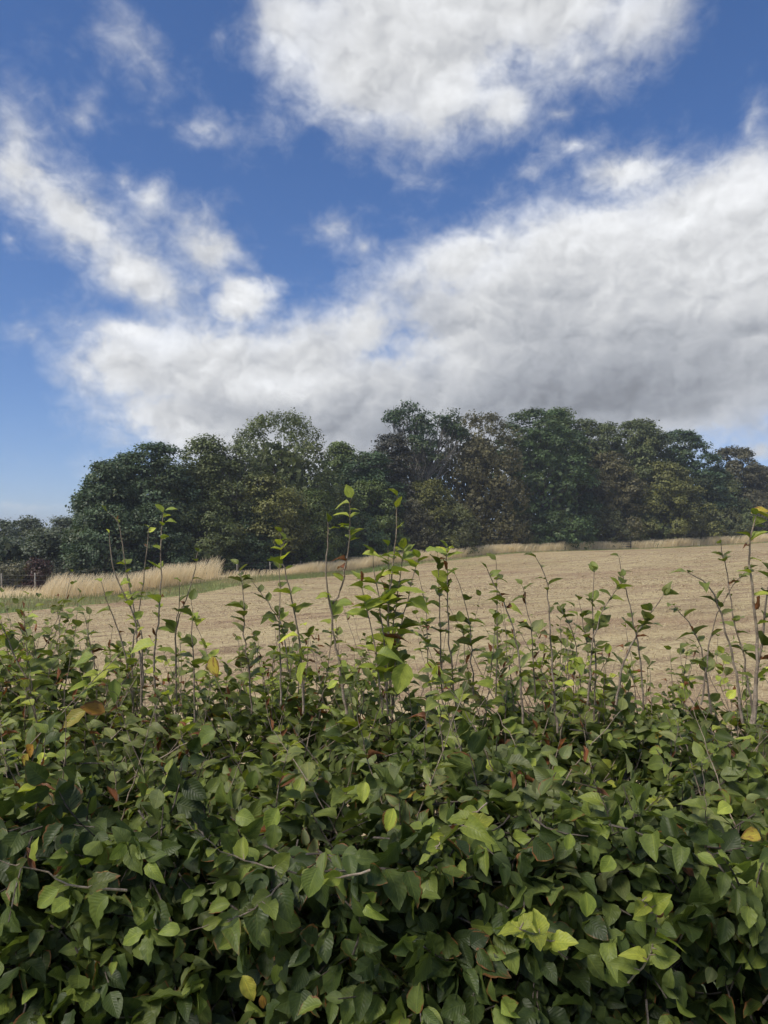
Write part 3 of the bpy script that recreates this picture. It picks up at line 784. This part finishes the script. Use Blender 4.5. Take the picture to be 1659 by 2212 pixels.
# leaf shapes: width, fold, bend along, margin wave, twist, sideways curve
SHAPES = [(0.7, 0.38, 0.38, 0.04, 0.15, 0.05), (0.76, 0.26, 0.6, 0.055, -0.2, -0.05), (0.66, 0.51, 0.15, 0.045, 0.3, 0.02), (0.78, 0.31, -0.18, 0.06, 0.05, 0.06), (0.72, 0.46, 0.83, 0.05, -0.35, -0.06), (0.64, 0.21, 0.45, 0.065, 0.4, 0.03), (0.74, 0.61, 0.27, 0.045, 0, -0.03), (0.68, 0.36, 1.12, 0.06, 0.2, 0.08), (0.42, 0.9, 0.9, 0.09, 1.1, 0.15), (0.36, 1.1, -0.8, 0.1, -1.3, -0.12)]
def template(shape, rows, cols=5):
    w, fold, bend, wave, twist, side = shape
    t = np.linspace(0, 1, rows)[:, None]; s = np.linspace(-1, 1, cols)[None]
    prof = np.sin(math.pi * t ** .80) ** .8 * (1 - .12 * t); prof[0] = .03; prof[-1] = .012
    ww = w * .5 * prof * (1 + (.022 if rows > 9 else .0) * np.sin(t * 2 * math.pi * 3.4 + np.sign(s) * 1.3 + fold * 7))
    x = s * ww * np.cos(fold * .6) + side * np.sin(math.pi * t)
    z = np.abs(s) * ww * fold + wave * .75 * np.sin(t * 2 * math.pi * (3.3 if rows > 9 else 1.7) + s * 1.4 + fold * 9) * np.abs(s) ** 1.5 * (prof > .1)
    a = twist * (t - .3)
    x, z = x * np.cos(a) - z * np.sin(a), x * np.sin(a) + z * np.cos(a)
    y = t + 0 * s
    z = z - bend * t * t * .6; y = y * (1 - .14 * abs(bend))
    V = np.stack([x, y, z], -1).reshape(-1, 3)
    i = np.arange(rows - 1)[:, None] * cols + np.arange(cols - 1)[None]
    F = np.stack([i, i + 1, i + cols + 1, i + cols], -1).reshape(-1, 4)
    return V, F, np.stack([np.repeat(s, rows, 0), np.repeat(t, cols, 1), 0 * t * s], -1).reshape(-1, 3)

# gathered leaves: position, axis, normal, length, shape, tint, owner (index of a shoot or -1)
LV = dict(p=[], a=[], n=[], L=[], k=[], c=[], own=[], lod=[])
LOD = 1
def add_leaves(p, a, n, L, c, own=-1, k=None):
    N = len(p)
    LV['p'].append(p); LV['a'].append(a); LV['n'].append(n); LV['L'].append(L); LV['c'].append(c)
    LV['lod'].append(np.where(np.abs(p[:, 0]) < .53 * p[:, 1] + .12, LOD, 0)); LV['own'].append(np.full(N, own)); LV['k'].append(rng.integers(0, 8, N) if k is None else k)

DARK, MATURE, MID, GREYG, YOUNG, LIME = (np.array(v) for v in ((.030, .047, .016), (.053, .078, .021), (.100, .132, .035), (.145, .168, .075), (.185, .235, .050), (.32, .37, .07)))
YELLOW, ORANGE, DEAD = (np.array(v) for v in ((.52, .42, .07), (.50, .27, .05), (.19, .075, .034)))

def ztop(x, y):
    return 1.06 - .05 * np.clip(y - 1.6, 0, 1) + .035 * np.sin(x * 4.1 + .7) + .03 * np.sin(x * 9.3 + y * 5) + .025 * np.sin(y * 11 + x * 3) + .05 * np.exp(-((x + 1.0) / .35) ** 2)
def yfront(x, z):
    return 1.10 + .035 * np.sin(x * 5.7 + z * 4) + .03 * np.sin(x * 11 + z * 9 + 1) + .025 * np.sin(z * 17 + x * 7) - .10 * np.clip(1.0 - z, 0, 1)

TWIGS = []   # fine twigs of the mass
def sprays(pos, dirn, nbias, nleaf, size, palette, droop, flat=.45, twig_r=.0016):
    """pos, dirn (S,3); nleaf leaves alternating along each twig."""
    S = len(pos); dirn = nrm(dirn)
    nn = nrm(nbias + rng.normal(0, flat, (S, 3))); side = nrm(np.cross(dirn, nn)); nn = np.cross(side, dirn)
    tl = size[:, None] * rng.uniform(1.7, 2.6, (S, 1))
    sgn0 = rng.choice([-1, 1], S)
    curve_ = rng.normal(0, .18, (S, 3)) + np.array([0, 0, -.12])
    for j in range(nleaf):
        t = (j + .6) / nleaf
        p = pos + dirn * tl * t + curve_ * tl * t * t
        sg = (sgn0 * (1 if j % 2 else -1))[:, None]
        ang = rng.normal(.85 if j < nleaf - 1 else .25, .2, (S, 1))
        a = nrm(dirn * np.cos(ang) + side * sg * np.sin(ang) + droop + rng.normal(0, .16, (S, 3)))
        n = nn + rng.normal(0, .28, (S, 3)); n = nrm(n - a * (n * a).sum(1, keepdims=True))
        L = size * rng.uniform(.78, 1.18, S) * (1.05 - .3 * t)
        c = palette(S, t)
        add_leaves(p, a, n, L, c)
    tt = np.linspace(0, 1, 4)[None, :, None]
    pts = pos[:, None] - dirn[:, None] * .03 + (dirn * tl)[:, None] * tt + (curve_ * tl)[:, None] * tt * tt
    for q in pts: TWIGS.append((q, np.linspace(twig_r * 1.3, twig_r * .6, 4)))

def pal(a, b, young=.0, odd=.0):
    def f(S, t):
        k = rng.random((S, 1)); c = a * (1 - k) + b * k
        y = (rng.random((S, 1)) < young * (.4 + t)); c = np.where(y, MID + (YOUNG - MID) * rng.random((S, 1)), c)
        if odd:
            r = rng.random((S, 1)); c = np.where(r < odd * .5, DEAD * rng.uniform(.7, 1.4, (S, 1)), np.where(r < odd, YELLOW * rng.uniform(.6, 1, (S, 1)), c))
        return c * rng.normal(1, .13, (S, 1)).clip(.6, 1.5)
    return f

def in_view(x, y, m=.12): return np.abs(x) < .53 * y + m

def build_body():
    global LOD
    # front face: tiers from the inside out
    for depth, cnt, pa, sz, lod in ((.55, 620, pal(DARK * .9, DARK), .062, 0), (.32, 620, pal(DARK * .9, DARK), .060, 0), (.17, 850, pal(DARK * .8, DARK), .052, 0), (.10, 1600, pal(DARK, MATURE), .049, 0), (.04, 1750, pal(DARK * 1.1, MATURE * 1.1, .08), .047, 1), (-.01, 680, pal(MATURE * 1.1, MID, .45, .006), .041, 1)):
        LOD = lod
        cnt = int(cnt * 1.25); x = rng.uniform(-2.15, 2.15, cnt); z = .30 + .86 * rng.random(cnt) ** .8
        keep = in_view(x, 1.2, .12) | (rng.random(cnt) < .36); x, z = x[keep], z[keep]
        keep = (z > .66) | (rng.random(len(x)) < .35); x, z = x[keep], z[keep]
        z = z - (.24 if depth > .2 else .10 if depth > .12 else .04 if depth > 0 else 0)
        y = yfront(x, z) + depth + rng.normal(0, .025, len(x))
        d = np.stack([rng.normal(0, .75, len(x)), -.75 + rng.normal(0, .3, len(x)), rng.normal(.15, .5, len(x))], -1)
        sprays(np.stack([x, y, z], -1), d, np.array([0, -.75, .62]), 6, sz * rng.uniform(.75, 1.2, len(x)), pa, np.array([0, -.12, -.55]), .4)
    # top: dense below, looser and paler above
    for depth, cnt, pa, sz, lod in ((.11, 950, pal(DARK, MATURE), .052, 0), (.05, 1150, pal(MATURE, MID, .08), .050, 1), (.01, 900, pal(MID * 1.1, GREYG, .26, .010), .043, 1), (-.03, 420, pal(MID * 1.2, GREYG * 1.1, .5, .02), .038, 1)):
        LOD = lod
        cnt = int(cnt * 1.25); x = rng.uniform(-2.2, 2.2, cnt); y = 1.10 + 1.1 * rng.random(cnt) ** 1.25
        keep = in_view(x, y) | (rng.random(cnt) < .36); x, y = x[keep], y[keep]
        z = ztop(x, y) - depth + rng.normal(0, .022, len(x)) - np.clip(1.2 - y, 0, .1) * .5
        d = np.stack([rng.normal(0, .7, len(x)), rng.normal(-.15, .6, len(x)), rng.normal(.6, .35, len(x))], -1)
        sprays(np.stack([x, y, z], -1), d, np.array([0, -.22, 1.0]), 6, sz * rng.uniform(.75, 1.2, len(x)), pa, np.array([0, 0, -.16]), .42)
    LOD = 1
build_body()

# ------------------------------------------------------------------ shoots standing up out of the hedge
# outline in the picture, distance, stem thickness (mm), leaves, leaf length (m), how the leaves look
SH = [
    ([(236, 1152), (238, 1200), (250, 1255), (283, 1300), (298, 1370), (305, 1430), (312, 1560)], 1.80, 3.6, 6, .030, 'y'),
    ([(232, 1106), (254, 1112), (265, 1160), (268, 1200), (277, 1250), (287, 1307), (308, 1375), (312, 1480)], 1.82, 3.0, 9, .036, 'y'),
    ([(321, 1139), (317, 1195), (311, 1263), (299, 1328), (287, 1385), (290, 1540)], 1.86, 2.8, 5, .028, 'y'),
    ([(352, 1107), (347, 1181), (351, 1224), (347, 1278), (344, 1335), (338, 1386), (335, 1422), (340, 1560)], 1.85, 3.6, 9, .042, 'y'),
    ([(428, 1191), (418, 1249), (407, 1292), (389, 1321), (380, 1361), (383, 1422), (383, 1540)], 1.9, 3.4, 7, .042, 'm'),
    ([(389, 1256), (387, 1313), (381, 1360)], 1.9, 2.2, 2, .03, 'm'),
    ([(414, 1296), (416, 1350), (421, 1422), (423, 1560)], 1.8, 2.8, 6, .05, 'm'),
    ([(220, 1256), (230, 1299), (252, 1346), (270, 1393), (290, 1520)], 1.84, 2.8, 5, .035, 'm'),
    ([(4, 1339), (25, 1404), (68, 1469), (86, 1580)], 1.75, 3.4, 6, .045, 'm'),
    ([(54, 1314), (61, 1386), (67, 1440), (77, 1540)], 1.9, 2.6, 7, .045, 'g'),
    ([(184, 1328), (194, 1386), (205, 1407), (215, 1540)], 1.95, 2.6, 7, .045, 'g'),
    ([(150, 1335), (130, 1370), (110, 1440), (95, 1540)], 2.0, 2.4, 9, .045, 'g'),
    ([(515, 1218), (528, 1275), (529, 1310), (526, 1386), (538, 1422), (545, 1540)], 1.85, 2.8, 14, .046, 'g'),
    ([(541, 1249), (560, 1275), (592, 1318), (612, 1350), (625, 1450)], 1.9, 2.6, 7, .042, 'm'),
    ([(605, 1149), (606, 1201), (621, 1252), (634, 1317), (646, 1363), (651, 1399), (656, 1540)], 1.72, 3.6, 12, .045, 'y'),
    ([(617, 1165), (603, 1209), (606, 1281), (605, 1335), (608, 1520)], 1.74, 2.8, 7, .04, 'm'),
    ([(708, 1128), (706, 1191), (703, 1245), (707, 1281), (715, 1309), (720, 1371), (727, 1407), (750, 1540)], 1.7, 4.4, 5, .045, 'y'),
    ([(760, 1075), (752, 1093), (758, 1129), (749, 1201), (740, 1266), (716, 1312)], 1.7, 3.2, 9, .042, 'y'),
    ([(858, 1072), (857, 1101), (855, 1147), (853, 1191), (844, 1252), (837, 1353), (833, 1520)], 1.68, 3.8, 9, .042, 'y'),
    ([(872, 1186), (862, 1270), (848, 1353), (840, 1520)], 1.7, 3.2, 12, .055, 'y'),
    ([(806, 1196), (818, 1290), (832, 1400), (838, 1540)], 1.66, 3.2, 12, .055, 'y'),
    ([(838, 1180), (842, 1260), (840, 1380), (846, 1540)], 1.72, 3.0, 14, .05, 'm'),
    ([(905, 1205), (880, 1290), (856, 1390), (848, 1540)], 1.7, 2.8, 10, .052, 'y'),
    ([(775, 1250), (795, 1330), (815, 1420), (826, 1540)], 1.64, 2.6, 10, .055, 'y'),
    ([(965, 1183), (966, 1263), (967, 1353), (972, 1425), (986, 1540)], 1.75, 3.2, 12, .05, 'y'),
    ([(945, 1195), (950, 1263), (949, 1335), (955, 1500)], 1.75, 2.6, 9, .048, 'm'),
    ([(983, 1241), (1002, 1288), (1015, 1353), (1022, 1500)], 1.8, 2.6, 7, .045, 'm'),
    ([(1051, 1227), (1067, 1263), (1092, 1309), (1110, 1363), (1121, 1425), (1128, 1560)], 1.6, 3.4, 7, .045, 'g'),
    ([(1071, 1209), (1074, 1245), (1073, 1353), (1070, 1520)], 1.9, 2.6, 8, .042, 'g'),
    ([(905, 1245), (920, 1299), (925, 1480)], 1.9, 2.4, 8, .042, 'm'),
    ([(1157, 1204), (1181, 1242), (1181, 1314), (1188, 1368), (1191, 1440), (1202, 1580)], 1.62, 3.2, 6, .036, 'g'),
    ([(1337, 1204), (1339, 1235), (1361, 1307), (1371, 1371), (1382, 1422), (1388, 1560)], 1.75, 2.8, 7, .036, 'g'),
    ([(1283, 1231), (1278, 1292), (1281, 1368), (1285, 1422), (1281, 1560)], 1.72, 2.8, 9, .045, 'g'),
    ([(1346, 1245), (1335, 1271), (1296, 1321), (1281, 1375), (1267, 1520)], 1.7, 3.2, 7, .042, 'm'),
    ([(1433, 1281), (1397, 1335), (1375, 1368), (1346, 1422), (1328, 1520)], 1.65, 3.6, 8, .045, 'g'),
    ([(1483, 1236), (1515, 1245), (1548, 1292), (1566, 1368), (1584, 1429), (1600, 1560)], 1.55, 3.6, 5, .045, 'g'),
    ([(1557, 1173), (1559, 1206), (1573, 1235), (1573, 1278), (1584, 1350), (1602, 1404), (1622, 1540)], 1.65, 2.8, 10, .036, 'g'),
    ([(1612, 1231), (1595, 1242), (1562, 1292), (1533, 1368), (1510, 1520)], 1.68, 2.6, 7, .036, 'g'),
    ([(1634, 1112), (1618, 1155), (1618, 1224), (1627, 1307), (1638, 1386), (1624, 1560)], 1.45, 4.4, 7, .045, 'y'),
    ([(1662, 1236), (1652, 1314), (1638, 1404), (1618, 1560)], 1.5, 4.4, 6, .045, 'm'),
    ([(1454, 1307), (1494, 1350), (1515, 1404), (1533, 1540)], 1.7, 2.8, 8, .042, 'g'),
    ([(1249, 1296), (1260, 1350), (1267, 1386), (1275, 1520)], 1.85, 2.4, 8, .042, 'g'),
    ([(1208, 1307), (1224, 1343), (1242, 1368), (1255, 1520)], 1.85, 2.4, 7, .042, 'm'),
    ([(1127, 1263), (1134, 1296), (1146, 1350), (1155, 1500)], 1.9, 2.4, 8, .042, 'g'),
    # boughs reaching forward out of the face
    ([(405, 1765), (470, 1825), (560, 1868), (640, 1878), (720, 1893), (800, 1872)], 1.0, 2.4, 9, .046, 'm'),
    ([(0, 1848), (100, 1878), (195, 1912), (280, 1915)], 1.02, 2.6, 5, .058, 'm'),
    ([(415, 2000), (500, 1982), (570, 1942), (610, 1900)], 1.0, 1.8, 6, .05, 'm'),
    ([(1110, 1990), (1170, 2010), (1220, 2060)], .98, 1.8, 8, .055, 'y'),
    ([(1370, 1930), (1420, 1960), (1400, 2060), (1350, 2110)], .98, 2.0, 11, .052, 'y'),
    ([(930, 1840), (960, 1800), (1010, 1770), (1050, 1730)], 1.06, 1.8, 9, .055, 'y'),
    ([(1250, 1660), (1290, 1700), (1320, 1790)], 1.12, 2.0, 6, .05, 'm'),
]
PALS = {'y': lambda n: np.where(rng.random((n, 1)) < .55, YOUNG + (LIME - YOUNG) * rng.random((n, 1)), MID * 1.2 + (YOUNG - MID) * rng.random((n, 1))),
        'm': lambda n: np.where(rng.random((n, 1)) < .3, YOUNG, MID) * rng.normal(1, .15, (n, 1)).clip(.6, 1.4),
        'g': lambda n: (GREYG + (MID - GREYG) * rng.random((n, 1))) * rng.normal(1.05, .12, (n, 1))}
SHOOTS = []   # (points, radii)

def smooth_line(q, n):
    q = np.asarray(q, float); s = np.concatenate([[0], np.cumsum(np.linalg.norm(np.diff(q, axis=0), axis=1))])
    t = np.linspace(0, s[-1], n); o = np.stack([np.interp(t, s, q[:, k]) for k in range(3)], -1)
    for _ in range(2): o[1:-1] = o[1:-1] * .5 + (o[:-2] + o[2:]) * .25
    return o

def shoot(q, r, n, L, look, fwd=False, dead=.08):
    """q runs from tip to base."""
    npt = max(7, int(len(q) * 3)); pts = smooth_line(q, npt)
    pts[1:-1] += rng.normal(0, .0012, (npt - 2, 3))
    own = len(SHOOTS)
    rad = np.linspace(.42, 1.0, npt) ** 1.2 * r; rad[0] *= .6
    SHOOTS.append((pts, rad))
    # alternate leaves, close together near the tip
    t = np.sort(rng.random(n) ** 1.25 * .78); t[0] = 0.0
    if fwd: t = np.linspace(0, .85, n)
    i = t * (npt - 1); i0 = np.minimum(i.astype(int), npt - 2); f = (i - i0)[:, None]
    p = pts[i0] * (1 - f) + pts[i0 + 1] * f
    tg = nrm(pts[i0] - pts[i0 + 1])
    az = np.where(np.arange(n) % 2, 0, math.pi) + rng.normal(0, .9, n) + rng.uniform(0, .6)
    hd = np.stack([np.cos(az), np.sin(az) * .8, np.zeros(n)], -1)
    a = nrm(hd * .95 + tg * .55 + np.array([0, 0, .05]) + rng.normal(0, .15, (n, 3)))
    a[0] = nrm(tg[0] * .8 + hd[0] * .7)
    nn = nrm((np.array([0, -.55, .75]) if fwd else np.array([0, -.12, 1.0])) + rng.normal(0, .3, (n, 3))); nn = nrm(nn - a * (nn * a).sum(1, keepdims=True))
    LL = L * rng.uniform(.65, 1.3, n) * np.interp(t, [0, .3, 1], [.75, 1, 1.25])
    c = PALS[look](n) * [1.2, 1.14, .95] * rng.normal(1, .16, (n, 1)).clip(.6, 1.4); k = rng.integers(0, 8, n)
    dd = rng.random(n) < dead; c[dd] = DEAD * rng.uniform(.7, 1.4, (dd.sum(), 1)); k[dd] = rng.integers(8, 10, dd.sum())
    LL[dd] *= .8
    if fwd: c = c * .72
    add_leaves(p, a, nn, LL, c, own, k)
    # buds at the joints
    for pj, aj in zip(p[1:], a[1:]):
        SHOOTS_BUDS.append((own, pj, pj + aj * .008))
SHOOTS_BUDS = []

for line, d, mm, n, L, look in SH:
    m = len(line); fw = line[0][1] > 1640
    q = np.array([P(px, py, d - (.04 * (1 - i / (m - 1)) if not fw else -.08 * i / (m - 1))) for i, (px, py) in enumerate(line)])
    if fw: q = np.array([0, 0, EYE]) + (q - [0, 0, EYE]) * .88
    shoot(q, mm / (1500 if fw else 1150), int(n * 1.35) + 1, L * (.56 if fw else .86), look, fw)

# lesser shoots all along the top, those that show largest first
lesser = []
for i in range(430):
    y = rng.uniform(1.22, 2.45) if i % 2 else rng.uniform(1.7, 2.45); x = rng.uniform(-.56, .56) * y if i < 330 else rng.uniform(-.56, -.1) * y
    zt = float(ztop(x, y)); ht = rng.uniform(.07, .21) + .10 * rng.random() ** 3 + .05 * (y > 1.8)
    lean = .15 if rng.random() < .4 else .08
    b = np.array([x, y, zt - .06]); tip = b + np.array([rng.normal(0, lean), rng.normal(-.01, .07), ht + .06])
    lesser.append((np.linalg.norm(tip - b) / y, curve(tip, b, rng.normal(0, .025, 3), 5)))
for w, q in sorted(lesser, key=lambda v: -v[0]):
    shoot(q, rng.uniform(.0012, .0021), rng.integers(6, 11), rng.uniform(.027, .042), 'gmgy'[rng.integers(0, 4)], dead=.10)

# single leaves that catch the eye: px, py (middle), length in px, direction of the tip (degrees on the picture, 0 = right), distance, colour
EYE_LEAVES = [
    (655, 1452, 66, 250, 1.55, LIME), (868, 1462, 82, 250, 1.5, LIME * .95), (838, 1410, 70, 20, 1.55, YOUNG), (310, 1398, 66, 190, 1.6, LIME), (465, 1438, 56, 285, 1.65, YELLOW * .85),
    (842, 1765, 58, 250, 1.18, LIME), (787, 1706, 48, 260, 1.22, LIME * .9), (78, 1832, 56, 95, 1.0, LIME * .75), (540, 2120, 62, 300, .95, YELLOW * .5 + LIME * .4), (572, 2152, 36, 280, .94, ORANGE * .6),
    (205, 1532, 58, 170, 1.5, ORANGE * .6), (165, 1550, 60, 215, 1.48, YELLOW * .4 + MID * .4), (66, 1620, 42, 235, 1.38, ORANGE * .8), (62, 1640, 36, 260, 1.37, YELLOW * .7),
    (888, 1272, 80, 5, 1.6, LIME * .85), (805, 1303, 76, 25, 1.6, LIME), (800, 1195, 52, 10, 1.62, LIME), (942, 1186, 62, 5, 1.62, YOUNG * 1.3), (905, 1300, 60, 355, 1.6, LIME * .9),
    (370, 1099, 34, 15, 1.85, YOUNG * 1.3), (368, 1124, 32, 20, 1.85, YOUNG), (742, 1083, 34, 160, 1.7, LIME * .8), (1642, 1100, 50, 30, 1.42, YELLOW * .8), (1650, 1112, 46, 340, 1.43, LIME), (1640, 1138, 40, 350, 1.42, GREYG * 1.3),
    (1560, 1742, 44, 190, 1.15, LIME), (1615, 1798, 46, 185, 1.1, YELLOW * .75), (590, 1765, 60, 240, 1.12, YOUNG), (548, 1682, 54, 255, 1.2, MID * 1.2), (678, 1898, 72, 250, 1.0, MID * 1.3), (590, 1800, 56, 260, 1.1, MID),
    (340, 1722, 50, 255, 1.2, GREYG * 1.2), (1258, 1628, 48, 265, 1.3, DEAD * 1.2), (1225, 1812, 40, 255, 1.1, YOUNG), (1262, 1945, 58, 270, 1.0, YOUNG), (1432, 1950, 52, 265, .98, YOUNG * 1.1), (1305, 1860, 48, 235, 1.05, YOUNG),
    (740, 1300, 50, 30, 1.66, YOUNG), (700, 1288, 44, 170, 1.68, LIME * .8), (995, 1330, 36, 95, 1.75, LIME * .8), (1110, 1312, 44, 10, 1.75, LIME * .8), (940, 1440, 62, 350, 1.5, LIME * .9), (180, 1420, 60, 190, 1.6, YOUNG),
    (250, 1490, 64, 280, 1.5, YOUNG), (440, 1590, 70, 200, 1.35, MID * 1.3), (30, 1815, 0.1, 0, 1.0, MID), (110, 1930, 64, 215, .98, YOUNG * .9), (210, 1960, 90, 225, .98, MID * 1.1), (475, 1950, 60, 190, 1.0, YOUNG * .8),
    (635, 1900, 0.1, 0, 1.0, MID), (370, 2000, 56, 170, .98, YOUNG), (290, 2015, 66, 205, .97, YOUNG * .9),
]
PP, AA, NN, LLn, CC, KK = [], [], [], [], [], []
for px, py, ln, ang, d, c in EYE_LEAVES:
    if ln < 1: continue
    d = d * .9 if py > 1640 else d
    dx, dz = math.cos(R(ang)), math.sin(R(ang)); L = ln / FPX * d
    a = nrm(np.array([dx, rng.normal(-.15, .2), dz])); n = nrm(np.array([rng.normal(0, .25), -.8, .75]) if py > 1500 else np.array([rng.normal(0, .3), -.4, 1.0])); n = nrm(n - a * (n @ a))
    L *= .86 if py > 1500 else .78; mid = P(px, py, d); PP.append(mid - a * L * .5); AA.append(a); NN.append(n); LLn.append(L * 1.08); CC.append(c)
    KK.append(int(rng.integers(8, 10)) if c[1] < c[0] * .4 else int(rng.integers(0, 8)))
add_leaves(np.array(PP), np.array(AA), np.array(NN), np.array(LLn), np.array(CC), -1, np.array(KK))

# ------------------------------------------------------------------ make the hedge
def build_hedge():
    p, a, n, L, c, own, k, lod = (np.concatenate(LV[q]) for q in ('p', 'a', 'n', 'L', 'c', 'own', 'k', 'lod'))
    ok = (p[:, 1] > .62) & (p[:, 2] > .12)
    p, a, n, L, c, own, k, lod = (q[ok] for q in (p, a, n, L, c, own, k, lod))
    b = np.cross(a, n); N = len(p); rnd = rng.random(N)
    M = np.stack([b * rng.uniform(.82, 1.15, (N, 1)), a, n * rng.uniform(.7, 1.4, (N, 1))], 1) * L[:, None, None]                # rows: side, axis, normal
    root = empty('beech_hedge', (0, 1.7, float(h(0, 1.7))), 'green beech hedge with unclipped shoots filling the near part of the picture', 'hedge')
    ro = np.array(root.location)
    def mass(sel, name):
        Vs, Fs, Cs, Ts, idx, off = [], [], [], [], [], 0
        for s, lo in [(s_, l_) for s_ in range(len(SHAPES)) for l_ in (0, 1)]:
            i = np.nonzero(sel & (k == s) & (lod == lo))[0]
            if not len(i): continue
            tv, tf, st = template(SHAPES[s], 7) if lo else template(SHAPES[s], 5, 3)
            V = np.einsum('vj,njk->nvk', tv, M[i]) + p[i][:, None] - ro
            Vs.append(V.reshape(-1, 3)); nv = len(tv)
            Fs.append((tf[None] + (np.arange(len(i)) * nv)[:, None, None]).reshape(-1, 4) + off); off += len(i) * nv
            q = np.repeat(st[None], len(i), 0).copy(); q[..., 2] = rnd[i][:, None]; Cs.append(q.reshape(-1, 3))
            Ts.append(np.repeat(np.concatenate([c[i], np.ones((len(i), 1))], 1), nv, 0)); idx.append(np.repeat(i, len(tf)))
        o = mk(name, np.concatenate(Vs), np.concatenate(Fs), MAT_MASS, parent=root, smooth=True, kind='stuff',
               attrs={'leafco': ('FLOAT_VECTOR', np.concatenate(Cs)), 'tint': ('FLOAT_COLOR', np.concatenate(Ts))})
        return o, np.concatenate(idx)
    # the three hundred leaves that show largest: look along a grid of rays
    o, fidx = mass(np.ones(N, bool), 'foliage')
    bpy.context.view_layer.update()
    hits = np.zeros(N)
    org = Vector((0, 0, EYE)) - Vector(ro)
    for py in range(1070, 2212, 9):
        for px in range(4, 1659, 9):
            dr = Vector(((px - CX) / FPX, 1, (HY - py) / FPX))
            r = o.ray_cast(org, dr)
            if r[0]: hits[fidx[r[3]]] += 1
    me = o.data; bpy.data.objects.remove(o); bpy.data.meshes.remove(me)
    hero = np.zeros(N, bool); hero[np.argsort(-hits)[:300]] = True
    mass(~hero, 'foliage')
    sh, rest = [], []
    for i, (pts, rad) in enumerate(SHOOTS):
        parts = [(pts - ro, rad)] + [(np.array([q0, q1]) - ro, np.array([.0011, .0004])) for (w, q0, q1) in SHOOTS_BUDS if w == i]
        if i >= 290: rest += parts; continue
        V, F = tubes(parts, 6 if i < 60 else 4)
        sh.append(mk('shoot', V, F, MAT_TWIG, parent=root, smooth=True))
    V, F = tubes(rest, 4); mk('small_shoots', V, F, MAT_TWIG, parent=root, smooth=True, kind='stuff')
    own[own >= 290] = -1
    meshes = []
    for s in SHAPES:
        tv, tf, st = template(s, 11)
        meshes.append(mk('leaf', tv, tf, MAT_LEAF, smooth=True, attrs={'leafco': ('FLOAT_VECTOR', st)}, link=False))
    for i in np.nonzero(hero)[0]:
        lf = bpy.data.objects.new('leaf', meshes[k[i]]); COL.objects.link(lf)
        lf.parent = sh[own[i]] if own[i] >= 0 else root
        m = M[i]; q = p[i] - ro
        lf.matrix_local = Matrix(((m[0][0], m[1][0], m[2][0], q[0]), (m[0][1], m[1][1], m[2][1], q[1]), (m[0][2], m[1][2], m[2][2], q[2]), (0, 0, 0, 1)))
        lf.color = (c[i][0], c[i][1], c[i][2], rnd[i])
    V, F = tubes([(q - ro, r) for q, r in TWIGS], 3)
    mk('twigs', V, F, MAT_WOOD, parent=root, kind='stuff')
    # woody stems inside
    lines = []
    for i in range(46):
        x = -2.1 + 4.2 * (i + rng.random()) / 46; y = rng.uniform(1.55, 1.85)
        q = np.array([x, y, float(h(x, y)) - .05]); t1 = np.array([x + rng.normal(0, .12), y + rng.normal(0, .12), rng.uniform(.85, 1.02)])
        st = curve(q, t1, rng.normal(0, .04, 3), 6); lines.append((st, np.linspace(rng.uniform(.012, .02), .006, 6)))
        for _ in range(6):
            e = st[rng.integers(2, 6)]; g = e + np.array([rng.normal(0, .18), rng.choice([-1, 1]) * rng.uniform(.1, .42), rng.uniform(.02, .25)])
            g[1] = max(g[1], 1.16); g[2] = min(g[2], 1.08)
            lines.append((curve(e, g, rng.normal(0, .03, 3), 5), np.linspace(.005, .0018, 5)))
    V, F = tubes([(q - ro, r) for q, r in lines], 5)
    mk('branches', V, F, MAT_WOOD, parent=root, smooth=True)
build_hedge()

# ------------------------------------------------------------------ thin haze over the land
def build_haze():
    V, F = boxes([((0, 1100, 7.0), (1700, 1700, 19.0), 0)])
    m = bpy.data.materials.new('haze'); m.use_nodes = True; t = NT(m.node_tree); t.n.clear()
    pv = t.new('ShaderNodeVolumePrincipled'); pv.inputs['Color'].default_value = (.84, .92, 1.0, 1); pv.inputs['Density'].default_value = .00055; pv.inputs['Anisotropy'].default_value = .2
    o = t.new('ShaderNodeOutputMaterial'); t.put(o.inputs['Volume'], pv.outputs[0])
    mk('haze', V, F, m, kind='stuff')
build_haze()
